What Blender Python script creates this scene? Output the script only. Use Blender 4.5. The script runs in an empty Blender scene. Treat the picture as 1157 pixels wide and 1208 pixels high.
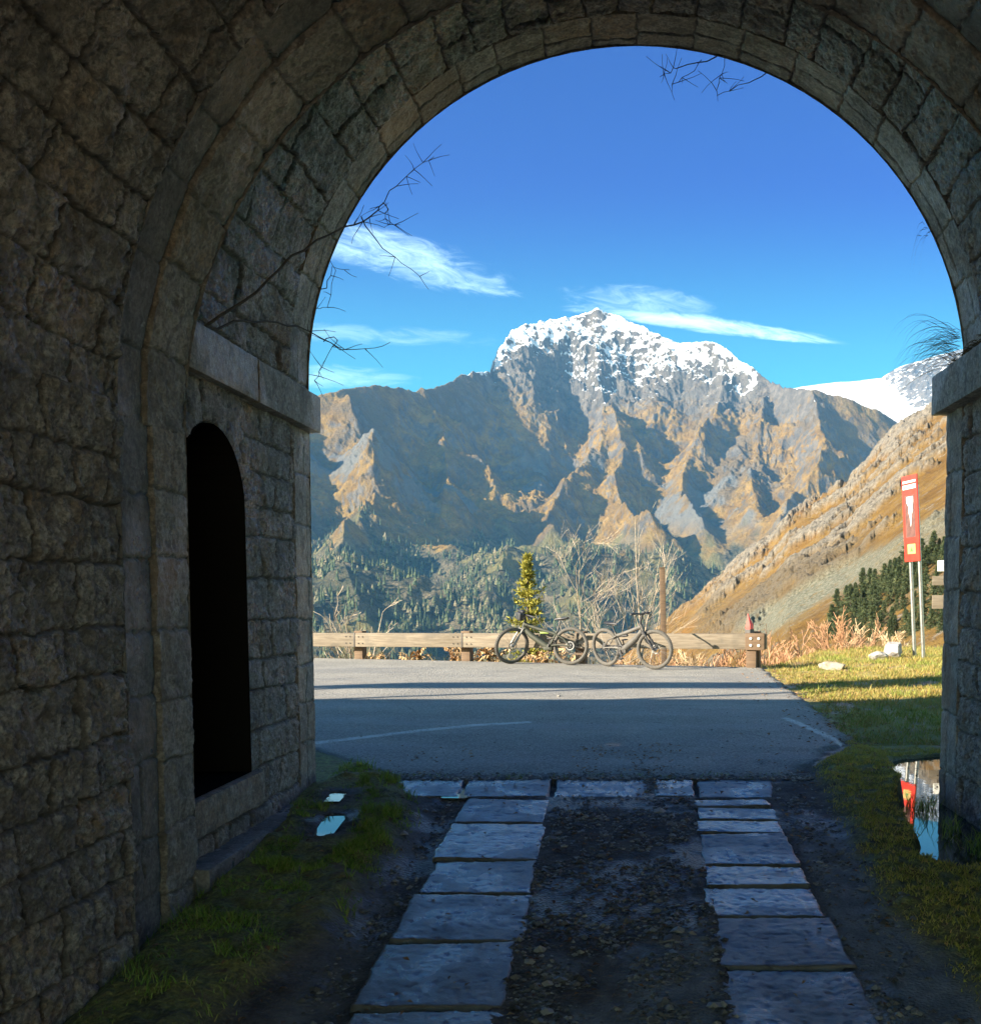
import bpy, bmesh, math, random
import numpy as np
from mathutils import Vector, Matrix
R = math.radians
scene = bpy.context.scene
COL = scene.collection

# ------------------------------------------------------------------ camera, sky, sun, exposure
cd = bpy.data.cameras.new("camera"); cam = bpy.data.objects.new("camera", cd); COL.objects.link(cam)
cam.location = (0, 0, 1.45); cam.rotation_euler = (R(86), 0, 0)
cd.lens = 36.06; cd.sensor_width = 36; cd.sensor_fit = 'AUTO'
cd.shift_x = -0.1387; cd.shift_y = 0.147
cd.clip_start = 0.05; cd.clip_end = 20000
scene.camera = cam
SUN_AZ, SUN_EL = 67.5, 24.0          # the sun stands behind the left shoulder, degrees round from -Y towards -X
sun_dir = Vector((-math.sin(R(SUN_AZ)) * math.cos(R(SUN_EL)), -math.cos(R(SUN_AZ)) * math.cos(R(SUN_EL)), math.sin(R(SUN_EL))))
sd = bpy.data.lights.new("sun", 'SUN'); sun = bpy.data.objects.new("sun", sd); COL.objects.link(sun)
sd.energy = 5.0; sd.angle = R(0.5); sd.color = (1.0, 0.87, 0.70)
sun.rotation_euler = sun_dir.to_track_quat('Z', 'Y').to_euler(); sun.location = (-30, -20, 40)
scene.view_settings.view_transform = 'Standard'; scene.view_settings.look = 'None'
scene.view_settings.gamma = 1.0; scene.view_settings.exposure = 2.05
try: scene.view_settings.use_curve_mapping = False
except Exception: pass
try:
    scene.cycles.volume_bounces = 0; scene.cycles.max_bounces = 8; scene.cycles.diffuse_bounces = 5
    scene.cycles.volume_step_rate = 1.0
except Exception: pass


class NT:
    """small helper to write node trees"""
    def __init__(self, tree):
        self.t = tree; self.t.nodes.clear()
    def n(self, kind, props=None, **ins):
        nd = self.t.nodes.new(kind)
        for k, v in (props or {}).items(): setattr(nd, k, v)
        for k, v in ins.items():
            key = int(k[1:]) if k[0] == 'i' and k[1:].isdigit() else k.replace('_', ' ')
            s = nd.inputs[key]
            if isinstance(v, bpy.types.NodeSocket): self.t.links.new(v, s)
            else: s.default_value = v
        return nd
    def math(self, op, a, b=0.0, clamp=False):
        nd = self.t.nodes.new('ShaderNodeMath'); nd.operation = op; nd.use_clamp = clamp
        for i, v in enumerate((a, b)):
            if isinstance(v, bpy.types.NodeSocket): self.t.links.new(v, nd.inputs[i])
            else: nd.inputs[i].default_value = v
        return nd.outputs[0]
    def vec(self, op, a, b=(0, 0, 0)):
        nd = self.t.nodes.new('ShaderNodeVectorMath'); nd.operation = op
        for i, v in enumerate((a, b)):
            if isinstance(v, bpy.types.NodeSocket): self.t.links.new(v, nd.inputs[i])
            else: nd.inputs[i].default_value = v
        return nd.outputs[0]
    def ss(self, x, lo, hi, a=0.0, b=1.0):
        nd = self.t.nodes.new('ShaderNodeMapRange'); nd.interpolation_type = 'SMOOTHSTEP'
        for i, v in enumerate((x, lo, hi, a, b)):
            if isinstance(v, bpy.types.NodeSocket): self.t.links.new(v, nd.inputs[i])
            else: nd.inputs[i].default_value = v
        return nd.outputs[0]
    def mix(self, f, a, b, mode='MIX'):
        nd = self.t.nodes.new('ShaderNodeMix'); nd.data_type = 'RGBA'; nd.blend_type = mode; nd.clamp_factor = True
        for i, v in ((0, f), (6, a), (7, b)):
            if isinstance(v, bpy.types.NodeSocket): self.t.links.new(v, nd.inputs[i])
            else: nd.inputs[i].default_value = (v if i == 0 else (tuple(v) + (1,))[:4])
        return nd.outputs[2]
    def noise(self, v, scale, detail=6, rough=0.6, dist=0.0):
        return self.n('ShaderNodeTexNoise', None, Vector=v, Scale=scale, Detail=detail, Roughness=rough, Distortion=dist).outputs[0]
    def attr(self, name, vecout=False):
        nd = self.n('ShaderNodeAttribute', {'attribute_name': name})
        return nd.outputs['Vector' if vecout else 'Fac']
    def link(self, a, b): self.t.links.new(a, b)


world = bpy.data.worlds.new("World"); scene.world = world; world.use_nodes = True
w = NT(world.node_tree)
sky = w.n('ShaderNodeTexSky', {'sky_type': 'NISHITA', 'sun_disc': False, 'sun_elevation': R(SUN_EL), 'sun_rotation': R(180 + SUN_AZ),
                               'altitude': 1800.0, 'air_density': 1.0, 'dust_density': 0.25, 'ozone_density': 2.2})
gen = w.n('ShaderNodeTexCoord').outputs['Generated']
sx = w.n('ShaderNodeSeparateXYZ', None, Vector=gen)
yy = w.math('MAXIMUM', sx.outputs[1], 0.05)
u_ = w.math('DIVIDE', sx.outputs[0], yy); v_ = w.math('DIVIDE', sx.outputs[2], yy)
front = w.ss(sx.outputs[1], 0.05, 0.2)
def cloud(cu, cv, tilt, ru, rv, seed, streak, lo, hi, amt, sharp_side=0.0):
    """a thin cirrus streak high in the sky: an elongated patch of wispy noise round one direction"""
    ct, st = math.cos(tilt), math.sin(tilt)
    du = w.math('SUBTRACT', u_, cu); dv = w.math('SUBTRACT', v_, cv)
    a = w.math('ADD', w.math('MULTIPLY', du, ct), w.math('MULTIPLY', dv, st))
    b = w.math('SUBTRACT', w.math('MULTIPLY', dv, ct), w.math('MULTIPLY', du, st))
    p = w.n('ShaderNodeCombineXYZ', None, X=w.math('MULTIPLY', a, streak), Y=w.math('MULTIPLY', b, streak * 3.4), Z=seed).outputs[0]
    nz = w.noise(p, 1.0, 8, 0.70, 1.2)
    n2 = w.noise(p, 0.45, 3, 0.5)
    bb = w.math('ADD', b, w.math('MULTIPLY', w.math('SUBTRACT', n2, 0.5), rv * 1.3))
    e = w.math('ADD', w.math('POWER', w.math('ABSOLUTE', w.math('DIVIDE', a, ru)), 2.0), w.math('POWER', w.math('ABSOLUTE', w.math('DIVIDE', bb, rv)), 2.0))
    m = w.math('SUBTRACT', 1.0, e, True)
    d = w.math('ADD', w.math('MULTIPLY', m, 0.6), w.math('MULTIPLY', w.math('SUBTRACT', nz, 0.5), 1.7))
    return w.math('MULTIPLY', w.math('MULTIPLY', w.ss(d, lo, hi), amt), w.ss(m, 0.0, 0.35))
CLOUDS = [(-0.225, 0.315, -0.26, 0.125, 0.027, 3.1, 20.0, 0.05, 1.0, 0.62),
          (-0.150, 0.290, -0.20, 0.055, 0.008, 8.1, 30.0, 0.1, 0.8, 0.40),
          (0.065, 0.2545, -0.115, 0.150, 0.0085, 5.7, 16.0, 0.0, 0.8, 0.85),
          (0.010, 0.272, -0.12, 0.090, 0.020, 9.2, 20.0, 0.1, 1.1, 0.50),
          (-0.30, 0.205, -0.02, 0.110, 0.014, 1.9, 16.0, 0.05, 0.9, 0.45),
          (-0.27, 0.245, -0.05, 0.16, 0.012, 6.9, 14.0, 0.1, 0.9, 0.30)]
cov = None
for c_ in CLOUDS:
    k = cloud(*c_)
    cov = k if cov is None else w.math('MAXIMUM', cov, k)
cov = w.math('MULTIPLY', cov, front)
hsv = w.n('ShaderNodeHueSaturation', None, Hue=0.5, Saturation=1.30, Value=1.0, Fac=1.0, Color=sky.outputs[0])
away = w.ss(sx.outputs[1], -0.25, 0.40)                     # deep blue ahead; unseen sky behind the camera boosted and warmed as fill
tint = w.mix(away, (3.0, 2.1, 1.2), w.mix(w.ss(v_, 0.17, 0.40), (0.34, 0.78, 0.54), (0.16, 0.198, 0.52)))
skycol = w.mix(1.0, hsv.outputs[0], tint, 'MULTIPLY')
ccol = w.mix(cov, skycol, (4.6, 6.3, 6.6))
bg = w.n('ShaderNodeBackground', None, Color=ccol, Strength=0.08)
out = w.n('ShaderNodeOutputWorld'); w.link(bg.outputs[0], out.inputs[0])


# ------------------------------------------------------------------ numpy noise
def _hash(ix, iy, iz, seed):
    h = (ix.astype(np.uint32) * np.uint32(374761393) + iy.astype(np.uint32) * np.uint32(668265263)
         + iz.astype(np.uint32) * np.uint32(2147483647) + np.uint32((seed * 1274126177) & 0xffffffff))
    h = (h ^ (h >> np.uint32(13))) * np.uint32(1274126177)
    h = (h ^ (h >> np.uint32(16))) * np.uint32(2246822519)
    return (h ^ (h >> np.uint32(15)))
_A = np.linspace(0, 2 * np.pi, 64, endpoint=False); _GX = np.cos(_A).astype(np.float32); _GY = np.sin(_A).astype(np.float32)
def noise2(x, y, seed=0):
    xi = np.floor(x).astype(np.int64); yi = np.floor(y).astype(np.int64)
    fx = (x - xi).astype(np.float32); fy = (y - yi).astype(np.float32)
    ux = fx * fx * fx * (fx * (fx * 6 - 15) + 10); uy = fy * fy * fy * (fy * (fy * 6 - 15) + 10)
    z0 = np.zeros_like(xi)
    def g(dx, dy):
        h = _hash(xi + dx, yi + dy, z0, seed) & np.uint32(63)
        return _GX[h] * (fx - dx) + _GY[h] * (fy - dy)
    a = g(0, 0); b = g(1, 0); c = g(0, 1); d = g(1, 1)
    a = a + (b - a) * ux; c = c + (d - c) * ux
    return (a + (c - a) * uy) * 1.5
_rg = np.random.RandomState(5); _G3 = _rg.normal(size=(256, 3)).astype(np.float32); _G3 /= np.linalg.norm(_G3, axis=1)[:, None]
def noise3(x, y, z, seed=0):
    xi = np.floor(x).astype(np.int64); yi = np.floor(y).astype(np.int64); zi = np.floor(z).astype(np.int64)
    fx = (x - xi).astype(np.float32); fy = (y - yi).astype(np.float32); fz = (z - zi).astype(np.float32)
    s = lambda f: f * f * f * (f * (f * 6 - 15) + 10)
    ux, uy, uz = s(fx), s(fy), s(fz)
    def g(dx, dy, dz):
        v = _G3[_hash(xi + dx, yi + dy, zi + dz, seed) & np.uint32(255)]
        return v[..., 0] * (fx - dx) + v[..., 1] * (fy - dy) + v[..., 2] * (fz - dz)
    l = lambda a, b, t: a + (b - a) * t
    return l(l(l(g(0, 0, 0), g(1, 0, 0), ux), l(g(0, 1, 0), g(1, 1, 0), ux), uy),
             l(l(g(0, 0, 1), g(1, 0, 1), ux), l(g(0, 1, 1), g(1, 1, 1), ux), uy), uz) * 1.5
def fbm2(x, y, o=5, seed=0, gain=0.5, ridged=False):
    t = 0; a = 1.0; tot = 0
    for i in range(o):
        n = noise2(x, y, seed + i * 17)
        if ridged: n = 1 - 2 * np.abs(n)
        t = t + a * n; tot += a; a *= gain; x = x * 2.03 + 3.1; y = y * 2.03 + 1.7
    return t / tot
def fbm3(x, y, z, o=4, seed=0, gain=0.5, ridged=False):
    t = 0; a = 1.0; tot = 0
    for i in range(o):
        n = noise3(x, y, z, seed + i * 17)
        if ridged: n = 1 - 2 * np.abs(n)
        t = t + a * n; tot += a; a *= gain; x = x * 2.03 + 3.1; y = y * 2.03 + 1.7; z = z * 2.03 + 5.3
    return t / tot
def sstep(x, a, b):
    t = np.clip((x - a) / (b - a), 0, 1); return t * t * (3 - 2 * t)


# ------------------------------------------------------------------ object helpers
def tag(o, label=None, cat=None, group=None, kind=None):
    if label: o['label'] = label
    if cat: o['category'] = cat
    if group: o['group'] = group
    if kind: o['kind'] = kind
    return o
def empty(name, loc=(0, 0, 0), rz=0.0, label=None, cat=None, group=None):
    o = bpy.data.objects.new(name, None); COL.objects.link(o); o.location = loc; o.rotation_euler = (0, 0, rz)
    o.empty_display_size = 0.1
    return tag(o, label, cat, group)
def mesh_np(name, V, faces, mat, parent=None, attrs=None, smooth=True, mats=None, fmat=None):
    """faces: list of int arrays (m,3) / (m,4)"""
    me = bpy.data.meshes.new(name)
    V = np.asarray(V, np.float32)
    faces = [np.asarray(f, np.int32) for f in faces if len(f)]
    loops = np.concatenate([f.ravel() for f in faces]); tot = np.concatenate([np.full(len(f), f.shape[1], np.int32) for f in faces])
    start = np.concatenate([[0], np.cumsum(tot)[:-1]]).astype(np.int32)
    me.vertices.add(len(V)); me.vertices.foreach_set('co', V.ravel())
    me.loops.add(len(loops)); me.loops.foreach_set('vertex_index', loops)
    me.polygons.add(len(tot)); me.polygons.foreach_set('loop_start', start)
    me.polygons.foreach_set('use_smooth', np.full(len(tot), smooth, bool))
    if fmat is not None: me.polygons.foreach_set('material_index', np.asarray(fmat, np.int32))
    for k, a in (attrs or {}).items():
        at = me.attributes.new(k, 'FLOAT', 'POINT'); at.data.foreach_set('value', np.asarray(a, np.float32).ravel())
    me.update(calc_edges=True)
    for m in (mats or [mat]): me.materials.append(m)
    o = bpy.data.objects.new(name, me); COL.objects.link(o); o.parent = parent
    return o
def grid_faces(nu, nv, mask=None, flip=False):
    i = np.arange(nu - 1)[:, None] * nv + np.arange(nv - 1)[None, :]
    q = np.stack([i, i + nv, i + nv + 1, i + 1], -1)
    if flip: q = q[..., ::-1]
    return q.reshape(-1, 4) if mask is None else q[mask]
def copy_tree(o, parent=None):
    c = o.copy(); COL.objects.link(c); c.parent = parent
    for ch in list(o.children): copy_tree(ch, c)
    return c


class MB:
    """collects shapes for ONE mesh"""
    def __init__(self): self.v = []; self.f = []; self.m = []; self.M = Matrix()
    def add(self, vs, fs, mi=0):
        b = len(self.v); self.v += [self.M @ Vector(p) for p in vs]
        for f in fs: self.f.append(tuple(b + i for i in f)); self.m.append(mi)
    def box(self, lo, hi, bev=0.0, mi=0, M=None):
        x0, y0, z0 = lo; x1, y1, z1 = hi
        if bev <= 0:
            vs = [(x, y, z) for x in (x0, x1) for y in (y0, y1) for z in (z0, z1)]
            fs = [(0, 1, 3, 2), (4, 6, 7, 5), (0, 4, 5, 1), (2, 3, 7, 6), (0, 2, 6, 4), (1, 5, 7, 3)]
        else:
            bm = bmesh.new(); bmesh.ops.create_cube(bm, size=1.0)
            for q in bm.verts:
                q.co = Vector(((x0 + x1) / 2 + q.co.x * (x1 - x0), (y0 + y1) / 2 + q.co.y * (y1 - y0), (z0 + z1) / 2 + q.co.z * (z1 - z0)))
            bmesh.ops.bevel(bm, geom=bm.edges[:], offset=bev, segments=2, affect='EDGES', profile=0.6)
            bm.verts.index_update(); vs = [q.co.copy() for q in bm.verts]; fs = [[q.index for q in f.verts] for f in bm.faces]; bm.free()
        if M is not None: vs = [M @ Vector(p) for p in vs]
        self.add(vs, fs, mi); return self
    def tube(self, pts, rad, n=8, mi=0, caps=True, closed=False):
        pts = [Vector(p) for p in pts]; k = len(pts)
        rad = list(rad) if hasattr(rad, '__len__') else [rad] * k
        T = []
        for i in range(k):
            a = pts[(i - 1) % k] if (closed or i > 0) else pts[i]; b = pts[(i + 1) % k] if (closed or i < k - 1) else pts[i]
            t = (b - a); T.append(t.normalized() if t.length > 1e-9 else Vector((0, 0, 1)))
        up = Vector((0, 0, 1)) if abs(T[0].z) < 0.9 else Vector((1, 0, 0))
        nrm = (up - T[0] * up.dot(T[0])).normalized()
        vs = []
        for i in range(k):
            nrm = nrm - T[i] * nrm.dot(T[i])
            nrm = nrm.normalized() if nrm.length > 1e-6 else T[i].orthogonal().normalized()
            bi = T[i].cross(nrm)
            for j in range(n):
                a = 2 * math.pi * j / n
                vs.append(pts[i] + (nrm * math.cos(a) + bi * math.sin(a)) * rad[i])
        fs = []
        for i in range(k if closed else k - 1):
            for j in range(n):
                a, b = i * n + j, i * n + (j + 1) % n; c, d = ((i + 1) % k) * n + (j + 1) % n, ((i + 1) % k) * n + j
                fs.append((a, b, c, d))
        if caps and not closed: fs.append(tuple(range(n))[::-1]); fs.append(tuple((k - 1) * n + j for j in range(n)))
        self.add(vs, fs, mi); return self
    def ring(self, c, axis, rad, r, nseg=40, n=8, mi=0, sq=(1, 1)):
        """torus round an axis; sq squashes the section (radial, axial)"""
        axis = Vector(axis).normalized(); e1 = axis.orthogonal().normalized(); e2 = axis.cross(e1); c = Vector(c); vs = []; fs = []
        for i in range(nseg):
            a = 2 * math.pi * i / nseg; rd = e1 * math.cos(a) + e2 * math.sin(a)
            for j in range(n):
                b = 2 * math.pi * j / n
                vs.append(c + rd * (rad + r * sq[0] * math.cos(b)) + axis * (r * sq[1] * math.sin(b)))
        for i in range(nseg):
            for j in range(n):
                fs.append((i * n + j, i * n + (j + 1) % n, ((i + 1) % nseg) * n + (j + 1) % n, ((i + 1) % nseg) * n + j))
        self.add(vs, fs, mi); return self
    def build(self, name, mats, parent=None, smooth=True, angle=40):
        me = bpy.data.meshes.new(name); me.from_pydata([tuple(p) for p in self.v], [], self.f)
        mats = mats if isinstance(mats, (list, tuple)) else [mats]
        for m in mats: me.materials.append(m)
        me.polygons.foreach_set('material_index', self.m)
        me.polygons.foreach_set('use_smooth', [smooth] * len(self.f)); me.update()
        if smooth:
            try: me.set_sharp_from_angle(angle=R(angle))
            except Exception: pass
        o = bpy.data.objects.new(name, me); COL.objects.link(o); o.parent = parent
        return o


# ------------------------------------------------------------------ materials
def mat(name):
    m = bpy.data.materials.new(name); m.use_nodes = True
    t = NT(m.node_tree); o = t.n('ShaderNodeOutputMaterial')
    return m, t, o
def simple(name, col, rough=0.6, metal=0.0, var=0.25, scale=8.0, bump=0.15, bscale=60.0, spec=0.5):
    m, t, o = mat(name); g = t.n('ShaderNodeTexCoord').outputs['Object']
    nz = t.noise(g, scale, 5, 0.6)
    c = t.mix(t.ss(nz, 0.3, 0.7), tuple(x * (1 - var) for x in col), tuple(min(1, x * (1 + var)) for x in col))
    bp = t.n('ShaderNodeBump', None, Strength=bump, Distance=0.01, Height=t.noise(g, bscale, 4, 0.6))
    b = t.n('ShaderNodeBsdfPrincipled', None, Base_Color=c, Roughness=t.ss(nz, 0.2, 0.8, rough * 0.85, min(1, rough * 1.15)), Metallic=metal, Normal=bp.outputs[0])
    b.inputs['Specular IOR Level'].default_value = spec
    t.link(b.outputs[0], o.inputs[0]); return m
def attr_leaf(name, c0, c1, c2=None, rough=0.6, trans=0.25):
    """thin leaves / grass blades: colour runs with a per-blade random attribute 'rnd'"""
    m, t, o = mat(name); a = t.attr('rnd')
    c = t.mix(t.ss(a, 0.0, 0.6), c0, c1)
    if c2: c = t.mix(t.ss(a, 0.6, 1.0), c, c2)
    b = t.n('ShaderNodeBsdfPrincipled', None, Base_Color=c, Roughness=rough)
    b.inputs['Specular IOR Level'].default_value = 0.25
    tr = t.n('ShaderNodeBsdfTranslucent', None, Color=c)
    mx = t.n('ShaderNodeMixShader', None, Fac=trans); t.link(b.outputs[0], mx.inputs[1]); t.link(tr.outputs[0], mx.inputs[2])
    t.link(mx.outputs[0], o.inputs[0]); return m

# ------------------------------------------------------------------ stone of the tunnel
def stone_mat(name, c_a, c_b, c_c, joint_col, wet=0.5, moss=0.25, rust=0.25, bump=0.9):
    m, t, o = mat(name); g = t.n('ShaderNodeTexCoord').outputs['Object']
    blk = t.attr('blk'); jnt = t.attr('jnt')
    n1 = t.noise(g, 1.7, 5, 0.6, 0.4); n2 = t.noise(g, 9.0, 6, 0.65); n3 = t.noise(g, 45.0, 5, 0.7); n4 = t.noise(t.vec('ADD', g, (7, 3, 1)), 0.9, 4, 0.6)
    c = t.mix(blk, c_a, c_b)
    hue = t.n('ShaderNodeTexWhiteNoise', {'noise_dimensions': '1D'}, W=t.math('MULTIPLY', blk, 77.0)).outputs['Color']
    c = t.mix(t.ss(t.n('ShaderNodeSeparateColor', None, Color=hue).outputs[1], 0.55, 0.8, 0.0, 0.65), c, tuple(a * b for a, b in zip(c_b, (0.95, 0.68, 0.42))))
    c = t.mix(t.ss(n2, 0.42, 0.64), c, t.mix(0.7, c, c_c)); c = t.mix(t.ss(t.noise(t.vec('ADD', g, (3, 8, 2)), 13.0, 6, 0.7), 0.50, 0.62, 0.0, 0.75), c, tuple(x * 0.40 for x in c_a))
    c = t.mix(t.ss(n3, 0.35, 0.66, 0.0, 0.72), c, tuple(x * 0.42 for x in c_a))
    c = t.mix(t.math('MULTIPLY', t.ss(n4, 0.56, 0.70), rust), c, (0.26, 0.13, 0.05))
    c = t.mix(t.math('MULTIPLY', t.ss(n1, 0.56, 0.72), moss), c, (0.075, 0.085, 0.03))
    dk = t.noise(t.vec('MULTIPLY', g, (1, 1, 0.22)), 2.6, 5, 0.65)           # dark streaks run down the wall
    c = t.mix(t.ss(dk, 0.54, 0.74, 0.0, 0.55), c, (0.05, 0.046, 0.042))
    lich = t.noise(t.vec('ADD', g, (11, 4, 6)), 16.0, 4, 0.7); c = t.mix(t.ss(lich, 0.62, 0.70, 0.0, 0.55), c, (0.50, 0.49, 0.44))
    c = t.mix(t.math('MULTIPLY', jnt, 0.85), c, joint_col)
    n5 = t.noise(g, 22.0, 7, 0.72, 0.3)
    h = t.math('ADD', t.math('MULTIPLY', n3, 0.30), t.math('ADD', t.math('MULTIPLY', n2, 0.55), t.math('MULTIPLY', n5, 0.75)))
    bp = t.n('ShaderNodeBump', None, Strength=bump, Distance=0.06, Height=h)
    wetm = t.ss(t.noise(t.vec('ADD', g, (2, 9, 4)), 1.3, 5, 0.65), 0.42, 0.66)
    ro = t.ss(wetm, 0.0, 1.0, 0.8, 0.66 - 0.54 * wet)
    b = t.n('ShaderNodeBsdfPrincipled', None, Base_Color=c, Roughness=ro, Normal=bp.outputs[0]); b.inputs['Specular IOR Level'].default_value = 1.0
    t.link(b.outputs[0], o.inputs[0]); return m
M_rubble = stone_mat("rough_stone", (0.20, 0.172, 0.15), (0.42, 0.375, 0.33), (0.60, 0.56, 0.505), (0.07, 0.06, 0.05), wet=0.9, moss=0.18, rust=0.4)
M_dressed = stone_mat("dressed_stone", (0.20, 0.17, 0.135), (0.36, 0.315, 0.255), (0.46, 0.42, 0.35), (0.08, 0.07, 0.055), wet=0.7, moss=0.35, rust=0.5, bump=0.55)
M_darkstone = stone_mat("dark_stone", (0.15, 0.14, 0.13), (0.22, 0.205, 0.185), (0.26, 0.24, 0.21), (0.05, 0.05, 0.045), wet=0.8, moss=0.1, rust=0.15, bump=0.5)  # darker stone for the strip behind the rib, steps, plinth and roof
M_recess_shade, _t, _o = mat("recess_shade")  # near-black colour stands in for the unlit depth of the doorway
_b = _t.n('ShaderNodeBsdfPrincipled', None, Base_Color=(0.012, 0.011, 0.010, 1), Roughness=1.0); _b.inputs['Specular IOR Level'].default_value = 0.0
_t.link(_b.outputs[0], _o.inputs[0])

def courses(rng, a, b, lo, hi, breaks=()):
    """course joints between a and b, always with a joint at each break"""
    edges = [a]
    stops = [x for x in sorted(breaks) if a < x < b] + [b]
    for s in stops:
        L = s - edges[-1]; k = max(1, round(L / ((lo + hi) / 2)))
        ws = np.array([rng.uniform(lo, hi) for _ in range(k)]); ws *= L / ws.sum()
        e0 = edges[-1]
        for x in np.cumsum(ws): edges.append(e0 + x)
        edges[-1] = s
    return np.array(edges)
def masonry(name, parent, mat_, u0, u1, v0, v1, pos, nrm, seed, step=0.015, ch=(0.22, 0.34), bl=(0.3, 0.75), jw=0.010,
            jd=0.016, rough=0.02, pillow=0.004, proud=0.010, breaks=(), ubreaks=(), hole=None, flip=False, rs=5.0):
    """a sheet of coursed stone over (u along the tunnel, v along the section): every stone is pushed in or out, its face is
    rough, and the joints are sunk"""
    rng = random.Random(seed)
    nu = int((u1 - u0) / step) + 2; nv = int((v1 - v0) / step) + 2
    u = np.linspace(u0, u1, nu); v = np.linspace(v0, v1, nv)
    U, Vv = np.meshgrid(u, v, indexing='ij'); U = U.ravel(); Vv = Vv.ravel()
    P0 = pos(U, Vv)
    wu = 0.035 * fbm3(P0[:, 0] * 2.2, P0[:, 1] * 2.2, P0[:, 2] * 2.2, 3, seed + 1) ; wv = 0.035 * fbm3(P0[:, 0] * 1.6, P0[:, 1] * 1.6, P0[:, 2] * 1.6, 3, seed + 2)
    ew = 0.018 * noise3(P0[:, 0] * 14, P0[:, 1] * 14, P0[:, 2] * 14, seed + 3)
    inb = np.minimum(np.minimum(Vv - v0, v1 - Vv) / 0.08, 1).clip(0, 1)
    vw = Vv + (wv + ew) * inb; uw = U + wu + ew
    ce = courses(rng, v0, v1, *ch, breaks); ci = np.clip(np.searchsorted(ce, vw) - 1, 0, len(ce) - 2)
    dv = np.minimum(vw - ce[ci], ce[ci + 1] - vw); du = np.full_like(dv, 9.0); bid = np.zeros(len(U)); off = np.zeros(len(U)); tl = np.zeros(len(U)); tu = np.zeros(len(U))
    for k in range(len(ce) - 1):
        s = np.where(ci == k)[0]
        if not len(s): continue
        be = courses(rng, u0 - rng.uniform(0.0, 0.4), u1 + 0.3, *bl, ubreaks)
        bi = np.clip(np.searchsorted(be, uw[s]) - 1, 0, len(be) - 2)
        du[s] = np.minimum(uw[s] - be[bi], be[bi + 1] - uw[s])
        rv = np.array([rng.random() for _ in range(len(be))]); ro = np.array([rng.uniform(-1, 1) for _ in range(len(be))])
        t1 = np.array([rng.uniform(-1, 1) for _ in range(len(be))])
        bid[s] = rv[bi]; off[s] = ro[bi]; tl[s] = t1[bi] * (vw[s] - (ce[k] + ce[k + 1]) / 2)
    dist = np.minimum(dv, du)
    j = 1 - sstep(dist, jw * 0.35, jw)
    f1 = fbm3(P0[:, 0] * rs, P0[:, 1] * rs, P0[:, 2] * rs, 6, seed + 4, 0.72)
    f2 = fbm3(P0[:, 0] * rs * 2.2 + bid * 9, P0[:, 1] * rs * 2.2, P0[:, 2] * rs * 2.2, 5, seed + 5, 0.7, True)
    d = proud * off + 0.05 * tl * (proud / 0.010) + rough * (1.1 * f1 + 0.55 * f2) + pillow * (1 - np.exp(-np.maximum(dist - jw * 0.5, 0) / 0.05)) - jd * j * (0.65 + 0.35 * sstep(f1, -0.2, 0.3))
    d = d - 0.09 * ((U < u0 + step * 0.4) | (U > u1 - step * 0.4))
    N = nrm(U, Vv); V = P0 + N * d[:, None]
    mask = None
    if hole is not None:
        uc = (u[:-1] + u[1:]) / 2; vc = (v[:-1] + v[1:]) / 2
        mask = ~hole(uc[:, None], vc[None, :])
    return mesh_np(name, V, [grid_faces(nu, nv, mask, flip)], mat_, parent, {'blk': bid, 'jnt': j})

tunnel = empty("stone_tunnel", (0, 5, 0), 0, "dark rough stone vaulted tunnel mouth framing the mountain view", "tunnel")
TI = Matrix.Translation((0, -5, 0))
def tpart(o):            # parts are modelled in world coordinates
    o.location = (0, -5, 0); return o
def wall_fn(x, sgn):
    def pos(u, v): return np.stack([np.full_like(u, x), u, v], -1)
    def nrm(u, v): return np.stack([np.full_like(u, -sgn), np.zeros_like(u), np.zeros_like(u)], -1)
    return pos, nrm
def arch_fn(cx, cz, rr):
    """v = arc length, from the left springing over the crown to the right springing"""
    def pos(u, v):
        a = math.pi - v / rr; return np.stack([cx + rr * np.cos(a), u, cz + rr * np.sin(a)], -1)
    def nrm(u, v):
        a = math.pi - v / rr; return np.stack([-np.cos(a), np.zeros_like(u), -np.sin(a)], -1)
    return pos, nrm
ZB = -0.75
# outer bay of the tunnel: walls, refuge doorway in the left one, impost bands, barrel vault
def niche(uc, vc):
    inside = (uc > 5.50) & (uc < 6.43) & (vc > 0.30)
    mid = 5.965; rr = 0.465; zc = 1.95
    arch = (vc <= zc) | (((uc - mid) / rr) ** 2 + ((vc - zc) / rr) ** 2 < 1)
    return inside & arch
p, n = wall_fn(-2.435, -1); tpart(masonry("side_wall", tunnel, M_rubble, 5.45, 7.42, ZB, 2.66, p, n, 11, 0.010, (0.18, 0.30), (0.16, 0.45), rough=0.038, pillow=0.008, jd=0.026, jw=0.012, breaks=(0.30, 2.42), ubreaks=(6.43,), hole=niche))
p, n = wall_fn(-2.43, -1); tpart(masonry("corner_stones", tunnel, M_dressed, 7.42, 7.80, ZB, 2.66, p, n, 12, 0.010, (0.28, 0.40), (0.4, 0.5), rough=0.009, pillow=0.003, proud=0.004))
p, n = wall_fn(2.37, 1); tpart(masonry("side_wall", tunnel, M_rubble, 5.45, 7.40, ZB, 2.78, p, n, 13, 0.010, (0.22, 0.34), (0.22, 0.55), rough=0.042, pillow=0.008, jd=0.028, jw=0.012, flip=True))
p, n = wall_fn(2.355, 1); tpart(masonry("corner_stones", tunnel, M_dressed, 7.40, 7.80, ZB, 2.78, p, n, 14, 0.010, (0.34, 0.5), (0.4, 0.5), rough=0.010, pillow=0.003, proud=0.005, flip=True))
CZ, RR = 2.975, 2.47
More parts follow.
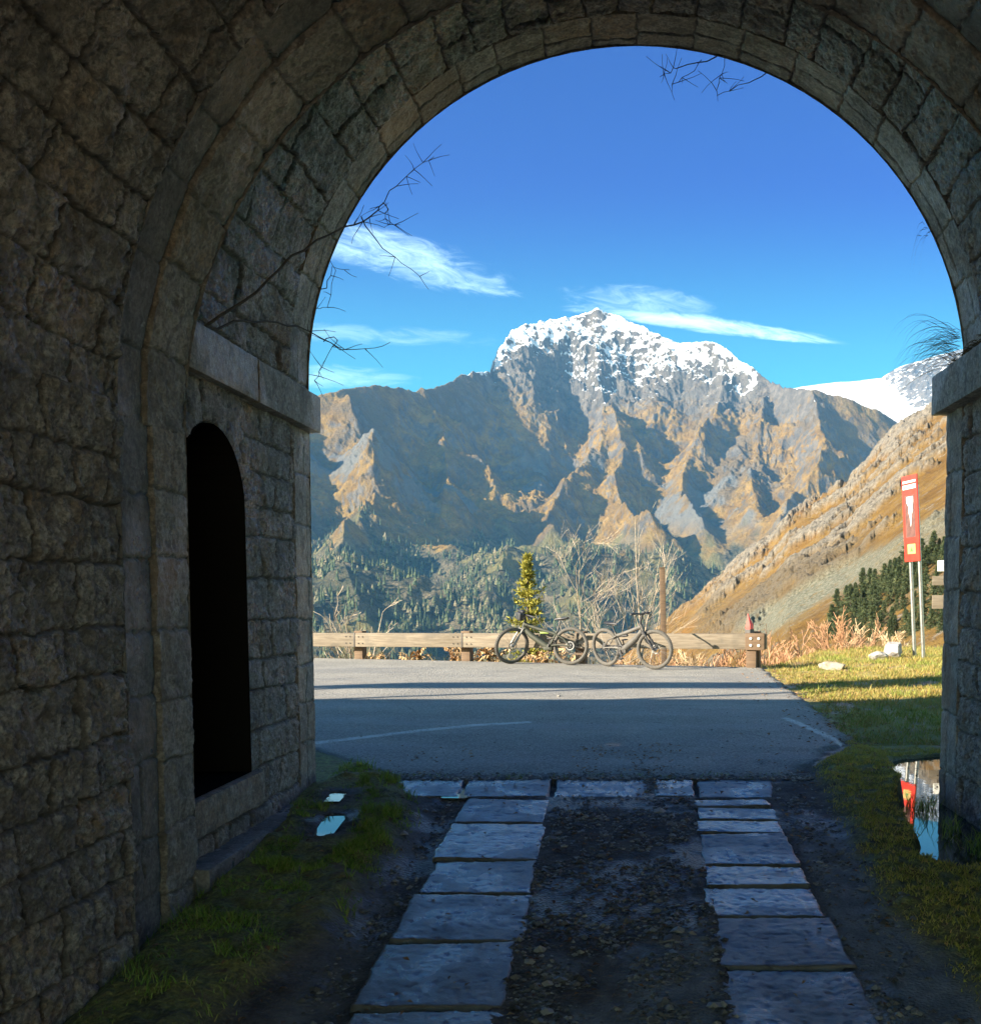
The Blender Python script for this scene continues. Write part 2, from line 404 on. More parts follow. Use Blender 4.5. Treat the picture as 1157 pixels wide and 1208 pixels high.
p, n = arch_fn(0.03, CZ, RR); tpart(masonry("barrel_vault", tunnel, M_rubble, 5.45, 7.38, -0.35, math.pi * RR + 0.35, p, n, 15, 0.012, (0.20, 0.34), (0.35, 0.95), rough=0.038, pillow=0.006, jd=0.028, jw=0.012, proud=0.014))
p, n = arch_fn(0.03, CZ, RR - 0.004); tpart(masonry("arch_ring", tunnel, M_dressed, 7.38, 7.80, -0.35, math.pi * RR + 0.32, p, n, 16, 0.011, (0.30, 0.44), (0.42, 0.5), rough=0.012, pillow=0.002, proud=0.004))
# inner bay: lower vault on dressed piers, then the rough lining nearest the camera
p, n = wall_fn(-2.355, -1); tpart(masonry("pier", tunnel, M_dressed, 5.08, 5.45, ZB, 2.30, p, n, 21, 0.010, (0.30, 0.40), (0.6, 0.8), rough=0.022, pillow=0.003, proud=0.004))
p, n = wall_fn(-2.375, -1); tpart(masonry("pier", tunnel, M_darkstone, 4.64, 5.08, ZB, 2.30, p, n, 22, 0.012, (0.30, 0.40), (0.5, 0.8), rough=0.012, pillow=0.003, proud=0.005))
p, n = wall_fn(2.355, 1); tpart(masonry("pier", tunnel, M_dressed, 4.64, 5.45, ZB, 2.30, p, n, 23, 0.02, (0.33, 0.42), (0.6, 0.8), rough=0.010, pillow=0.014, flip=True))
C2, R2 = 2.27, 2.36
p, n = arch_fn(0.0, C2, R2); tpart(masonry("rib_arch", tunnel, M_dressed, 5.02, 5.45, -0.02, math.pi * R2 + 0.02, p, n, 24, 0.012, (0.30, 0.44), (0.6, 0.8), rough=0.028, pillow=0.003, proud=0.005))
p, n = arch_fn(0.0, C2, R2 + 0.01); tpart(masonry("rib_arch", tunnel, M_darkstone, 4.60, 5.02, -0.02, math.pi * R2 + 0.17, p, n, 25, 0.014, (0.30, 0.44), (0.6, 0.8), rough=0.014, pillow=0.003, proud=0.006))
p, n = wall_fn(-2.315, -1); tpart(masonry("inner_wall", tunnel, M_rubble, 3.2, 4.66, ZB, 2.30, p, n, 31, 0.009, (0.18, 0.29), (0.22, 0.50), jw=0.012, jd=0.022, rough=0.054, pillow=0.004, proud=0.014, rs=5.0))
p, n = wall_fn(2.27, 1); tpart(masonry("inner_wall", tunnel, M_rubble, 3.2, 4.66, ZB, 2.30, p, n, 32, 0.025, (0.30, 0.46), (0.38, 0.8), jw=0.016, rough=0.03, pillow=0.03, flip=True))
p, n = arch_fn(0.0, C2, 2.315); tpart(masonry("inner_vault", tunnel, M_rubble, 3.2, 4.66, -0.02, math.pi * 2.315 + 0.02, p, n, 33, 0.011, (0.18, 0.29), (0.25, 0.65), jw=0.012, jd=0.022, rough=0.052, pillow=0.004, proud=0.012, rs=5.0))
# the rest of the tunnel behind the camera
p, n = wall_fn(-2.28, -1); tpart(masonry("inner_wall", tunnel, M_rubble, -3.0, 3.22, ZB, 2.32, p, n, 34, 0.028, rough=0.045, jw=0.03, jd=0.03))
p, n = wall_fn(2.28, 1); tpart(masonry("inner_wall", tunnel, M_rubble, -3.0, 3.22, ZB, 2.32, p, n, 35, 0.028, rough=0.045, jw=0.03, jd=0.03, flip=True))
p, n = arch_fn(0.0, C2, 2.28); tpart(masonry("inner_vault", tunnel, M_rubble, -3.0, 3.22, -0.02, math.pi * 2.28 + 0.02, p, n, 36, 0.035, rough=0.045, jw=0.035, jd=0.03))
# solid mass round the passage: facade slabs with the arch cut out, top, step faces between the bays
def facade(y, cx, cz, rr, hw, zt, xl, xr, name, mt):
    b = MB(); k = 48; pts = [(cx - hw, ZB)] + [(cx + rr * math.cos(math.pi * (1 - i / k)), cz + rr * math.sin(math.pi * (1 - i / k))) for i in range(k + 1)] + [(cx + hw, ZB)]
    outer = []
    for (x, z) in pts:                                  # push every point out to the rectangle
        if z <= cz: outer.append((xl if x < cx else xr, z))
        else:
            dx, dz = x - cx, z - cz; f = min((zt - cz) / dz if dz > 1e-6 else 1e9, ((xr if dx > 0 else xl) - cx) / dx if abs(dx) > 1e-6 else 1e9)
            outer.append((cx + dx * f, cz + dz * f))
    vs = [(x, y, z) for x, z in pts] + [(x, y, z) for x, z in outer]; m = len(pts)
    b.add(vs, [(i, i + 1, m + i + 1, m + i) for i in range(m - 1)])
    return b
fb = facade(7.80, 0.03, CZ, RR - 0.02, 2.47, 6.5, -24, 9, 'f', None)
tpart(fb.build("facade", M_dressed, tunnel, smooth=False))
b = MB(); b.box((-24, 7.55, 6.504), (9, 7.96, 6.62), 0.02); tpart(b.build("coping", M_dressed, tunnel))
b = facade(5.45, 0.0, C2, R2 - 0.02, 2.36, 6.4, -6, 6, 'f', None); tpart(b.build("inner_step", M_darkstone, tunnel, smooth=False))
b = facade(4.655, 0.0, C2, 2.30, 2.30, 6.4, -6, 6, 'f', None); tpart(b.build("inner_step", M_darkstone, tunnel, smooth=False))
b = facade(-3.0, 0.0, C2, 2.28, 2.28, 6.4, -24, 9, 'f', None); tpart(b.build("rear_facade", M_dressed, tunnel, smooth=False))
b = MB(); b.box((-24, -3.1, 6.3), (9, 7.7, 6.5)); b.box((-24, -3.1, ZB), (-23.8, 7.79, 6.29)); b.box((8.8, -3.1, ZB), (9, 7.79, 6.29))
tpart(b.build("roof_mass", M_darkstone, tunnel, smooth=False))
b = MB()
b.box((-24, 7.5, 8.90), (9, 7.62, 9.95), 0.01)  # unseen bar added above the wall to cast the shadow strip on the road
for x in range(-23, 9, 4): b.box((x, 7.36, 6.5), (x + 0.10, 7.498, 9.7), 0.01)
tpart(b.build("shadow_bar", simple("old_timber", (0.20, 0.14, 0.09)), tunnel))
# impost bands
def stone_block(name, lo, hi, mt, seed, step=0.02, rough=0.006, bev=0.012):
    """one dressed stone as six rough sheets with softened edges"""
    rng = np.random.RandomState(seed); lo = np.array(lo, float); hi = np.array(hi, float); Vs = []; Fs = []; base = 0
    for ax in range(3):
        for sd_ in (0, 1):
            a1, a2 = [(1, 2), (2, 0), (0, 1)][ax]
            n1 = max(2, int((hi[a1] - lo[a1]) / step) + 1); n2 = max(2, int((hi[a2] - lo[a2]) / step) + 1)
            A, B = np.meshgrid(np.linspace(lo[a1], hi[a1], n1), np.linspace(lo[a2], hi[a2], n2), indexing='ij')
            P = np.zeros((n1 * n2, 3)); P[:, a1] = A.ravel(); P[:, a2] = B.ravel(); P[:, ax] = hi[ax] if sd_ else lo[ax]
            Vs.append(P); Fs.append(grid_faces(n1, n2, flip=not sd_) + base); base += n1 * n2
    V = np.concatenate(Vs); c = (lo + hi) / 2; h = (hi - lo) / 2
    q = (V - c); inner = np.clip(q, -(h - bev), h - bev); e = q - inner; L = np.linalg.norm(e, axis=1, keepdims=True) + 1e-9
    V = c + inner + e / L * np.minimum(L, bev)
    nd = e / L
    f = fbm3(V[:, 0] * 9, V[:, 1] * 9, V[:, 2] * 9, 4, seed) + 0.6 * fbm3(V[:, 0] * 30, V[:, 1] * 30, V[:, 2] * 30, 3, seed + 9)
    V = V + nd * (rough * f)[:, None]
    return V, Fs, np.full(len(V), rng.rand()), np.zeros(len(V))
def blocks(name, parent, mt, lst, **k):
    Vs, Fs, bs, js, base = [], [], [], [], 0
    for i, (lo, hi, sd_) in enumerate(lst):
        V, F, b_, j_ = stone_block(name, lo, hi, mt, sd_, **k); Vs.append(V); Fs += [f + base for f in F]; base += len(V); bs.append(b_); js.append(j_)
    return mesh_np(name, np.concatenate(Vs), Fs, mt, parent, {'blk': np.concatenate(bs), 'jnt': np.concatenate(js)})
tpart(blocks("impost", tunnel, M_dressed, [((-2.75, 5.40, 2.635), (-2.345, 6.55, 2.905), 1), ((-2.75, 6.555, 2.63), (-2.34, 7.83, 2.90), 2)], rough=0.007))
tpart(blocks("impost", tunnel, M_dressed, [((2.245, 5.45, 2.765), (2.7, 6.6, 3.05), 3), ((2.24, 6.605, 2.76), (2.7, 7.83, 3.05), 4)], rough=0.007))
# doorway: passage with its darkness painted in, ring stones, sill, plinth shelf
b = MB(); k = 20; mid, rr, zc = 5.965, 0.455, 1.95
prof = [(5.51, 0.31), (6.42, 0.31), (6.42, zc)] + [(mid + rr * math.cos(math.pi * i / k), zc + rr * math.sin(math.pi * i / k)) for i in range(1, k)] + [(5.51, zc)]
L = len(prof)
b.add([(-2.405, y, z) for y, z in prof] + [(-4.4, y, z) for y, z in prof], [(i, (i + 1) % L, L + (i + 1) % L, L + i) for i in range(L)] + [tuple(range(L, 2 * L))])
tpart(b.build("doorway_recess", M_recess_shade, tunnel, smooth=False))
V = []; F = []; bs = []; base = 0
rng_ = np.random.RandomState(3); kk = 9
for i in range(kk):                                          # ring stones round the head of the doorway
    a0, a1 = math.pi * (i + 0.04) / kk, math.pi * (i + 0.96) / kk; ro = 0.78 + rng_.uniform(-.05, .06); na, nr = 14, 22
    A, Rr = np.meshgrid(np.linspace(a0, a1, na), np.linspace(0.462, ro, nr), indexing='ij'); A = A.ravel(); Rr = Rr.ravel()
    ed = np.minimum(np.minimum(A - a0, a1 - A) * 0.6, np.minimum(Rr - 0.462, ro - Rr))
    X = -2.43 + 0.012 * (1 - np.exp(-np.maximum(ed, 0) / 0.02)) + 0.022 * fbm2(A * 6 + i, Rr * 9, 4, i, 0.65) - 0.04 * (ed < 0.004)
    V.append(np.stack([X, mid + Rr * np.cos(A), zc + Rr * np.sin(A)], -1)); F.append(grid_faces(na, nr) + base); base += na * nr; bs.append(np.full(na * nr, rng_.rand()))
V = np.concatenate(V); keep = np.ones(len(V), bool)
V[:, 2] = np.minimum(V[:, 2], 2.63)
tpart(mesh_np("doorway_ring", V, F, M_rubble, tunnel, {'blk': np.concatenate(bs), 'jnt': np.zeros(len(V))}))
tpart(blocks("sill", tunnel, M_dressed, [((-2.70, 5.46, 0.10), (-2.355, 6.52, 0.305), 7)], rough=0.008))
tpart(blocks("plinth", tunnel, M_darkstone, [((-2.6, 5.42, -0.72), (-2.27, 6.35, -0.045), 8), ((-2.6, 6.355, -0.72), (-2.28, 7.15, -0.05), 9)], rough=0.008))

# ------------------------------------------------------------------ mountains: crests in metres, every crest drops away on both sides
RIDGES = {
    'SKY': [(-924, 2000, 290), (-805, 2120, 355), (-745, 2200, 386), (-701, 2250, 416), (-654, 2290, 442), (-568, 2400, 478), (-525, 2520, 484), (-482, 2620, 512), (-446, 2730, 564), (-389, 2850, 600), (-384, 2960, 684), (-348, 3050, 763), (-268, 3120, 810), (-190, 3180, 836), (-140, 3200, 856), (-106, 3200, 864), (-62, 3200, 856), (-3, 3190, 823), (74, 3150, 778), (137, 3120, 743), (249, 3100, 736), (307, 3050, 685), (381, 2950, 595), (422, 2820, 555), (463, 2700, 529), (531, 2730, 515), (682, 2800, 477), (823, 2850, 408), (1125, 2900, 290)],
    'A': [(-624, 2270, 433), (-523, 2110, 334), (-486, 1930, 236), (-468, 1750, 147), (-454, 1580, 75)],
    'A2': [(-742, 2190, 380), (-644, 2000, 257), (-606, 1800, 159)],
    'A3': [(-508, 2540, 486), (-442, 2400, 367), (-389, 2200, 247), (-379, 2000, 160)],
    'B': [(-107, 3150, 778), (-115, 3090, 719), (-101, 2950, 616), (-69, 2820, 517), (-87, 2600, 387), (-144, 2380, 268), (-177, 2200, 194), (-155, 2080, 146)],
    'B2': [(-69, 2820, 517), (-17, 2600, 397), (-43, 2400, 270), (-7, 2250, 198), (42, 2120, 149)],
    'C': [(251, 3060, 688), (255, 2960, 606), (226, 2780, 476), (139, 2580, 352), (105, 2380, 239), (152, 2200, 158)],
    'D': [(465, 2670, 502), (461, 2500, 402), (419, 2330, 300), (331, 2200, 212), (289, 2080, 133)],
    'D2': [(373, 2920, 563), (345, 2750, 464), (274, 2500, 321), (269, 2280, 201)],
    'F': [(-561, 1350, 87), (-461, 1350, 65), (-384, 1350, 48), (-302, 1330, 25), (-221, 1300, -2), (-145, 1200, -36)],
    'F1': [(-384, 1350, 48), (-346, 1250, 14), (-300, 1150, -20)],
    'G': [(-334, 1800, 86), (-267, 1750, 92), (-206, 1720, 92), (-136, 1720, 82), (-37, 1750, 83), (65, 1800, 63), (154, 1800, 49)],
    'G1': [(-206, 1720, 92), (-193, 1500, 35), (-189, 1300, -18)],
    'G2': [(-94, 1730, 82), (-95, 1520, 23), (-60, 1300, -34)],
    'G3': [(65, 1800, 63), (71, 1600, 11), (39, 1400, -42)],
}
SLOPE = {'SKY': (1.25, 640), 'A': (1.15, 430), 'A2': (1.0, 420), 'A3': (0.9, 300), 'B': (1.25, 430), 'B2': (1.2, 380), 'C': (1.25, 400), 'C2': (1.0, 260), 'C3': (1.0, 260),
         'D': (1.25, 430), 'D2': (0.9, 360), 'F': (0.52, 420), 'F1': (0.6, 300), 'G': (0.6, 420), 'G1': (0.65, 260), 'G2': (0.65, 260), 'G3': (0.6, 260)}
def crest_height(X, Y):
    Z = np.full(X.shape, -190.0)
    near = np.full(X.shape, 1e9)
    for k, pts in RIDGES.items():
        S, D = SLOPE[k]
        best = np.full(X.shape, -1e9)
        if k == 'SKY':                                       # the main crest: exact height along X, falling away square to the crest
            px, py, pz = np.array(pts, float).T; xs = np.linspace(px[0] - 500, px[-1] + 500, 1200); yc = np.interp(xs, px, py); sl = np.gradient(yc, xs)
            ker = np.ones(61) / 61; sl = np.clip(np.convolve(np.pad(sl, 30, 'edge'), ker, 'valid'), -0.7, 0.7)
            d = np.abs(Y - np.interp(X, xs, yc)) / np.sqrt(1 + np.interp(X, xs, sl) ** 2); near = d
            best = np.where(X > -408, np.interp(X, px, pz), -500) - (S - 0.38) * D * (1 - np.exp(-d / D)) - 0.42 * d; pts = pts[:10]
        for (ax, ay, az), (bx, by, bz) in zip(pts[:-1], pts[1:]):
            dx, dy = bx - ax, by - ay; t = np.clip(((X - ax) * dx + (Y - ay) * dy) / (dx * dx + dy * dy), 0, 1)
            d = np.hypot(X - ax - dx * t, Y - ay - dy * t)
            zz = az + (bz - az) * t - (S - 0.38) * D * (1 - np.exp(-d / D)) - 0.42 * d
            best = np.maximum(best, zz)
        a = 16.0                                             # soft union
        m = np.maximum(Z, best); Z = m + a * np.log1p(np.exp(-np.abs(Z - best) / a)) * (np.abs(Z - best) < 200)
    return Z, near
def grid_normals(X, Y, Z):
    P = np.stack([X, Y, Z], -1); du = np.gradient(P, axis=0); dv = np.gradient(P, axis=1); n = np.cross(du, dv)
    n /= np.linalg.norm(n, axis=-1, keepdims=True) + 1e-9
    return np.where(n[..., 2:3] < 0, -n, n)
t_ = np.concatenate([np.linspace(-0.62, -0.345, 70), np.linspace(-0.344, 0.325, 880), np.linspace(0.327, 0.52, 50)]); y_ = np.concatenate([np.linspace(900, 2000, 330), np.linspace(2003, 3420, 560)])
T2, Y2 = np.meshgrid(t_, y_, indexing='ij'); X2 = T2 * Y2
wx = 15 * fbm2(X2 / 260, Y2 / 260, 4, 3); wy = 40 * fbm2(X2 / 300, Y2 / 300, 4, 9)
Z2, near = crest_height(X2 + wx, Y2 + wy)
hgt = sstep(Z2, -60, 350)
rg = fbm2(X2 / 360 + 0.4 * fbm2(X2 / 400, Y2 / 400, 3, 77), Y2 / 300, 7, 21, 0.56, True)
rg2 = fbm2(X2 / 90, Y2 / 85, 6, 41, 0.58, True)
fine = fbm2(X2 / 30, Y2 / 34, 5, 61, 0.6)
calm = sstep(near, 0, 130)
rocky = sstep(Z2 + 90 * fbm2(X2 / 300, Y2 / 300, 3, 5), 430, 600)
Z2 = Z2 + (84 * rg - 58) * (0.10 + 0.90 * calm) * (0.30 + 0.70 * hgt) + (22 * rg2 - 11) * (0.18 + 0.82 * calm) * (0.35 + 0.65 * hgt) * (0.7 + 0.8 * rocky) + fine * (6 + 5 * rocky)
terr = Z2 / 34 + 3.0 * fbm2(X2 / 220, Y2 / 220, 4, 91); Z2 = Z2 + rocky * 0.8 * np.sin(terr * 6.283)          # ledges in the summit rock
Nn = grid_normals(X2, Y2, Z2); nz = Nn[..., 2]
pat = fbm2(X2 / 160, Y2 / 160, 5, 101); pat2 = fbm2(X2 / 45, Y2 / 45, 5, 131); pat3 = fbm2(X2 / 300 + 9, Y2 / 220, 5, 141)
snow = sstep(Z2 + 110 * pat + 110 * pat2 - 95 * rg2 - 50 * rg + 190 * (nz - 0.60) + 120 * np.exp(-((X2 + 95) / 70) ** 2) + 60 * np.exp(-((X2 - 270) / 90) ** 2) - 60 * np.exp(-((X2 + 230) / 70) ** 2), 500, 640) * sstep(nz + 0.22 * pat2, 0.42, 0.60)
snow = np.maximum(snow, 0.8 * sstep(Z2 + 70 * pat2 + 60 * pat, 430, 520) * sstep(nz + 0.2 * pat2, 0.52, 0.72) * sstep(X2, -420, -250) * sstep(rg2, 0.10, -0.25))
rock = np.clip(sstep(0.50 - nz + 0.18 * pat2, 0.0, 0.16) + rocky * 0.9, 0, 1)
scree = sstep(pat3 + 0.4 * pat2, 0.12, 0.30) * sstep(Z2, 420, 300) * sstep(Z2, 90, 170)
forest = sstep(130 - Z2 + 120 * pat + 60 * pat2, 0, 50)
glade = sstep(fbm2(X2 / 130, Y2 / 200, 4, 161) + 0.3 * pat2, 0.16, 0.30)
def mountain_mat():
    m, t, o = mat("mountain_ground"); g = t.n('ShaderNodeTexCoord').outputs['Object']
    n1 = t.noise(g, 0.03, 8, 0.70); n2 = t.noise(g, 0.13, 8, 0.75); n3 = t.noise(g, 0.006, 5, 0.6)
    grass = t.mix(t.ss(n1, 0.35, 0.65), (0.19, 0.112, 0.024), (0.33, 0.21, 0.05)); grass = t.mix(t.ss(n3, 0.45, 0.62), grass, (0.15, 0.11, 0.055))
    rockc = t.mix(t.ss(n1, 0.3, 0.7), (0.085, 0.08, 0.07), (0.20, 0.18, 0.15)); rockc = t.mix(t.ss(n2, 0.5, 0.75), rockc, (0.09, 0.09, 0.09))
    c = t.mix(t.math('ADD', t.attr('rock'), t.ss(n2, 0.55, 0.68, 0.0, 0.5), True), grass, rockc)
    c = t.mix(t.attr('scree'), c, t.mix(n2, (0.13, 0.13, 0.12), (0.20, 0.20, 0.18)))
    fo = t.mix(t.ss(n2, 0.4, 0.6), (0.045, 0.055, 0.033), (0.11, 0.10, 0.055)); fo = t.mix(t.ss(n1, 0.46, 0.62), fo, (0.20, 0.165, 0.10))
    fo = t.mix(t.attr('glade'), fo, (0.18, 0.16, 0.065))
    c = t.mix(t.attr('forest'), c, fo)
    sn = t.ss(t.math('ADD', t.attr('snow'), t.math('MULTIPLY', t.math('SUBTRACT', n2, 0.5), 0.5)), 0.38, 0.62)
    c = t.mix(sn, c, (0.86, 0.88, 0.91))
    bp = t.n('ShaderNodeBump', None, Strength=1.0, Distance=14.0, Height=t.math('ADD', n1, t.math('MULTIPLY', n2, 0.9)))
    b = t.n('ShaderNodeBsdfPrincipled', None, Base_Color=c, Roughness=0.9, Normal=bp.outputs[0]); b.inputs['Specular IOR Level'].default_value = 0.15
    t.link(b.outputs[0], o.inputs[0]); return m
M_mount = mountain_mat()
tag(mesh_np("mountain", np.stack([X2, Y2, Z2], -1).reshape(-1, 3), [grid_faces(len(t_), len(y_), flip=True)], M_mount, None,
            {'snow': snow, 'rock': rock, 'scree': scree, 'forest': forest, 'glade': glade}), kind='structure')
def mountain_z(x, y):
    t = x / y; i = np.clip(np.searchsorted(t_, t), 1, len(t_) - 1); j = np.clip(np.searchsorted(y_, y), 1, len(y_) - 1); return Z2[i, j], forest[i, j], glade[i, j], pat[i, j]

# far snow ridge closing the gap on the right
fx = np.linspace(250, 2300, 500); fy = np.linspace(4300, 5500, 160); FX, FY = np.meshgrid(fx, fy, indexing='ij')
FARL = [(200, 930), (652, 975), (884, 1028), (1010, 1043), (1116, 1047), (1242, 1060), (1293, 1093), (1360, 1126), (1452, 1151), (1557, 1180), (1746, 1230), (2400, 1260)]
crest = np.interp(FX + 30 * fbm2(FX / 200, FY / 200, 4, 7), [p[0] for p in FARL], [p[1] for p in FARL])
d = np.abs(FY - 5200 + 60 * fbm2(FX / 300, FY / 500, 3, 4)); FZ = crest - 0.42 * d
side = sstep(FX, 1180, 1330)
FZ = FZ + (40 * fbm2(FX / 220, FY / 260, 6, 15, 0.55, True) - 14) * sstep(d, 0, 260) * (0.25 + 0.9 * side) + 22 * fbm2(FX / 70, FY / 90, 5, 25, 0.6, True) * sstep(d, -20, 90) * (0.12 + side)
nzf = grid_normals(FX, FY, FZ)[..., 2]; pf = fbm2(FX / 60, FY / 60, 5, 55)
fsnow = np.clip(sstep(nzf + 0.30 * pf + 0.35 * fbm2(FX / 25, FY / 25, 4, 56) - 0.22 * side, 0.56, 0.76) + 0.05 * (1 - side), 0, 1)
o_ = np.zeros_like(FX)
tag(mesh_np("far_mountain", np.stack([FX, FY, FZ], -1).reshape(-1, 3), [grid_faces(len(fx), len(fy), flip=True)], M_mount, None,
            {'snow': fsnow, 'rock': o_ + 1, 'scree': o_, 'forest': o_, 'glade': o_}), kind='structure')

# ------------------------------------------------------------------ the steep hillside on the right and the drop beyond the rail
HS_T = [-0.9, 0.0775, 0.102, 0.1307, 0.151, 0.1795, 0.2079, 0.232, 0.2561, 0.2803, 0.3003, 0.336, 0.9]
HS_E = [-0.80, 0.0058, 0.0263, 0.0467, 0.0696, 0.0858, 0.1053, 0.128, 0.1505, 0.1682, 0.1827, 0.2163, 0.69]
ht = np.concatenate([np.linspace(-0.8, 0.02, 110)[:-1], np.arange(0.02, 0.36, 0.0007), np.linspace(0.361, 0.75, 60)])
hy = 18.5 * np.exp(np.linspace(0, math.log(640 / 18.5), 560))
HT, HY = np.meshgrid(ht, hy, indexing='ij'); HX = HT * HY
def verge_z(X, Y):
    edge = 2.35
    return -0.03 - 0.13 * sstep(X, 2.0, 2.5) * sstep(Y, 13.5, 10.5) + 0.16 * sstep(X, edge, edge + 3.5) * sstep(Y, 9, 17) + 0.05 * fbm2(X / 1.3, Y / 1.3, 4, 8) * sstep(X, 2.2, 3.2)
es = np.interp(HT, HS_T, HS_E)
plane = 1.45 + es * HY - 19.0 * (1 - HY / 640.0) ** 1.3
edgeY = 19.27 + (2.33 - np.minimum(HX, 2.33)) * 0.30 + 0.75 + 3.6 * sstep(HX, 2.6, 4.6) + 0.3 * fbm2(HX / 2, HY / 2, 3, 5)
wbl = 1 - np.exp(-np.maximum(HY - edgeY, 0) / 14.0)
bench = verge_z(HX, HY) - 0.06 - 0.5 * np.maximum(HY - edgeY, 0)
HZ = np.maximum(bench, -40) * (1 - wbl) + plane * wbl
far = sstep(HY, 65, 150)
n_b = fbm2(HX / 38, HY / 60, 5, 211, 0.55); n_c = fbm2(HX / 10 + 3, HY / 11, 5, 231, 0.6, True); n_d = fbm2(HX / 3.4, HY / 3.6, 4, 251, 0.6, True)
rk = sstep(n_b + 0.50 * n_c + 0.35 * noise2(HX / 14, HY / 14, 19) + 0.3 * noise2(HX / 45, HY / 60, 29), 0.28, 0.54) * far * sstep(HT, 0.03, 0.1)
HZ = HZ + far * ((3.0 + 5 * sstep(HY, 200, 500)) * n_b * sstep(HY, 80, 200)) + rk * far * (0.8 + 1.1 * n_c + 0.8 * n_d) * (0.35 + HY / 400) + far * 0.10 * n_d * (0.5 + HY / 300)
HZ = HZ + (1 - far) * 0.25 * fbm2(HX / 3, HY / 3, 4, 33) * wbl
el = (HZ - 1.45) / HY
screeh = sstep(0.018 - np.abs(el - (-0.046 + 0.55 * (HT - 0.10))) + 0.012 * n_b + 0.006 * n_c, 0.0, 0.012) * far * sstep(HT, 0.09, 0.12)
brush = sstep(0.030 - np.abs(el - (-0.022 + 0.48 * (HT - 0.10))) + 0.020 * n_b + 0.008 * n_d, 0.005, 0.022) * sstep(HT, 0.05, 0.07) * (1 - sstep(HT, 0.2, 0.26))
def hillside_mat():
    m, t, o = mat("hillside_ground"); g = t.n('ShaderNodeTexCoord').outputs['Object']
    n1 = t.noise(g, 0.10, 8, 0.72); n2 = t.noise(g, 0.55, 8, 0.75); n3 = t.noise(g, 0.03, 4, 0.6)
    gr = t.mix(t.ss(n1, 0.35, 0.65), (0.125, 0.068, 0.014), (0.21, 0.130, 0.034)); gr = t.mix(t.ss(n2, 0.45, 0.7), gr, (0.085, 0.055, 0.03)); gr = t.mix(t.ss(n3, 0.5, 0.62), gr, (0.17, 0.088, 0.018))
    rk = t.mix(t.ss(n2, 0.3, 0.7), (0.08, 0.073, 0.06), (0.27, 0.24, 0.19)); rk = t.mix(t.ss(n1, 0.55, 0.7), rk, (0.10, 0.095, 0.085))
    c = t.mix(t.attr('rock'), gr, rk)
    c = t.mix(t.math('MULTIPLY', t.ss(n2, 0.54, 0.62, 0.0, 0.85), t.ss(n1, 0.40, 0.56)), c, rk)
    c = t.mix(t.math('MULTIPLY', t.attr('brush'), t.ss(n2, 0.3, 0.6)), c, (0.105, 0.078, 0.042))
    sc = t.mix(t.ss(t.noise(g, 2.4, 4, 0.7), 0.35, 0.65), (0.08, 0.085, 0.06), (0.22, 0.22, 0.17))
    c = t.mix(t.math('MULTIPLY', t.attr('scree'), t.ss(n2, 0.28, 0.5)), c, sc)
    bp = t.n('ShaderNodeBump', None, Strength=1.0, Distance=2.2, Height=t.math('ADD', t.math('MULTIPLY', n2, 0.6), n1))
    b = t.n('ShaderNodeBsdfPrincipled', None, Base_Color=c, Roughness=0.9, Normal=bp.outputs[0]); b.inputs['Specular IOR Level'].default_value = 0.15
    t.link(b.outputs[0], o.inputs[0]); return m
tag(mesh_np("hillside", np.stack([HX, HY, HZ], -1).reshape(-1, 3), [grid_faces(len(ht), len(hy), flip=True)], hillside_mat(), None,
            {'rock': rk, 'scree': screeh, 'brush': brush}), kind='structure')
def hill_z(x, y):
    i = np.clip(np.searchsorted(ht, x / y), 1, len(ht) - 1); j = np.clip(np.searchsorted(hy, y), 1, len(hy) - 1); return HZ[i, j]

# ------------------------------------------------------------------ mountain air
hz = MB(); hz.box((-3500, -95, -420), (3500, 5700, 1330))
m, t, o = mat("air"); pv = t.n('ShaderNodeVolumePrincipled', None, Color=(0.17, 0.50, 1.0, 1), Density=0.00006, Anisotropy=0.0); t.link(pv.outputs[0], o.inputs['Volume'])
tag(hz.build("haze", m, None, smooth=False), kind='stuff')

# ------------------------------------------------------------------ ground, paved tracks, road, puddles
def seg_dist(X, Y, poly, closed=True):
    """distance to a polygon's outline and whether a point is inside"""
    best = np.full(X.shape, 1e9); ins = np.zeros(X.shape, bool); n = len(poly)
    for i in range(n if closed else n - 1):
        ax, ay = poly[i]; bx, by = poly[(i + 1) % n]; dx, dy = bx - ax, by - ay
        t = np.clip(((X - ax) * dx + (Y - ay) * dy) / (dx * dx + dy * dy + 1e-12), 0, 1); best = np.minimum(best, np.hypot(X - ax - dx * t, Y - ay - dy * t))
        if closed:
            c = ((ay > Y) != (by > Y)); xi = ax + (Y - ay) * (bx - ax) / ((by - ay) if abs(by - ay) > 1e-9 else 1e-9); ins ^= c & (X < xi)
    return np.where(ins, best, -best)
WATER = -0.17
PUD = [(2.278, 9.45), (2.151, 8.53), (2.03, 7.67), (1.88, 7.25), (1.79, 6.4), (1.69, 6.18), (1.70, 6.0), (1.86, 5.84), (2.2, 5.80), (2.6, 5.86), (2.6, 7.7), (3.4, 7.9), (3.5, 9.6), (3.0, 9.94), (2.56, 9.79)]
SPOTS = [[(-2.05, 6.80), (-1.93, 6.82), (-1.88, 6.34), (-1.97, 6.28)], [(-2.16, 7.32), (-2.08, 7.32), (-2.06, 7.1), (-2.13, 7.1)], [(-1.44, 7.56), (-1.24, 7.6), (-1.22, 7.32), (-1.35, 7.34)]]
SPOT_Z = [-0.060, -0.010, -0.034]
def slope(Y): return 0.09 * np.minimum(Y - 7.7, 0)
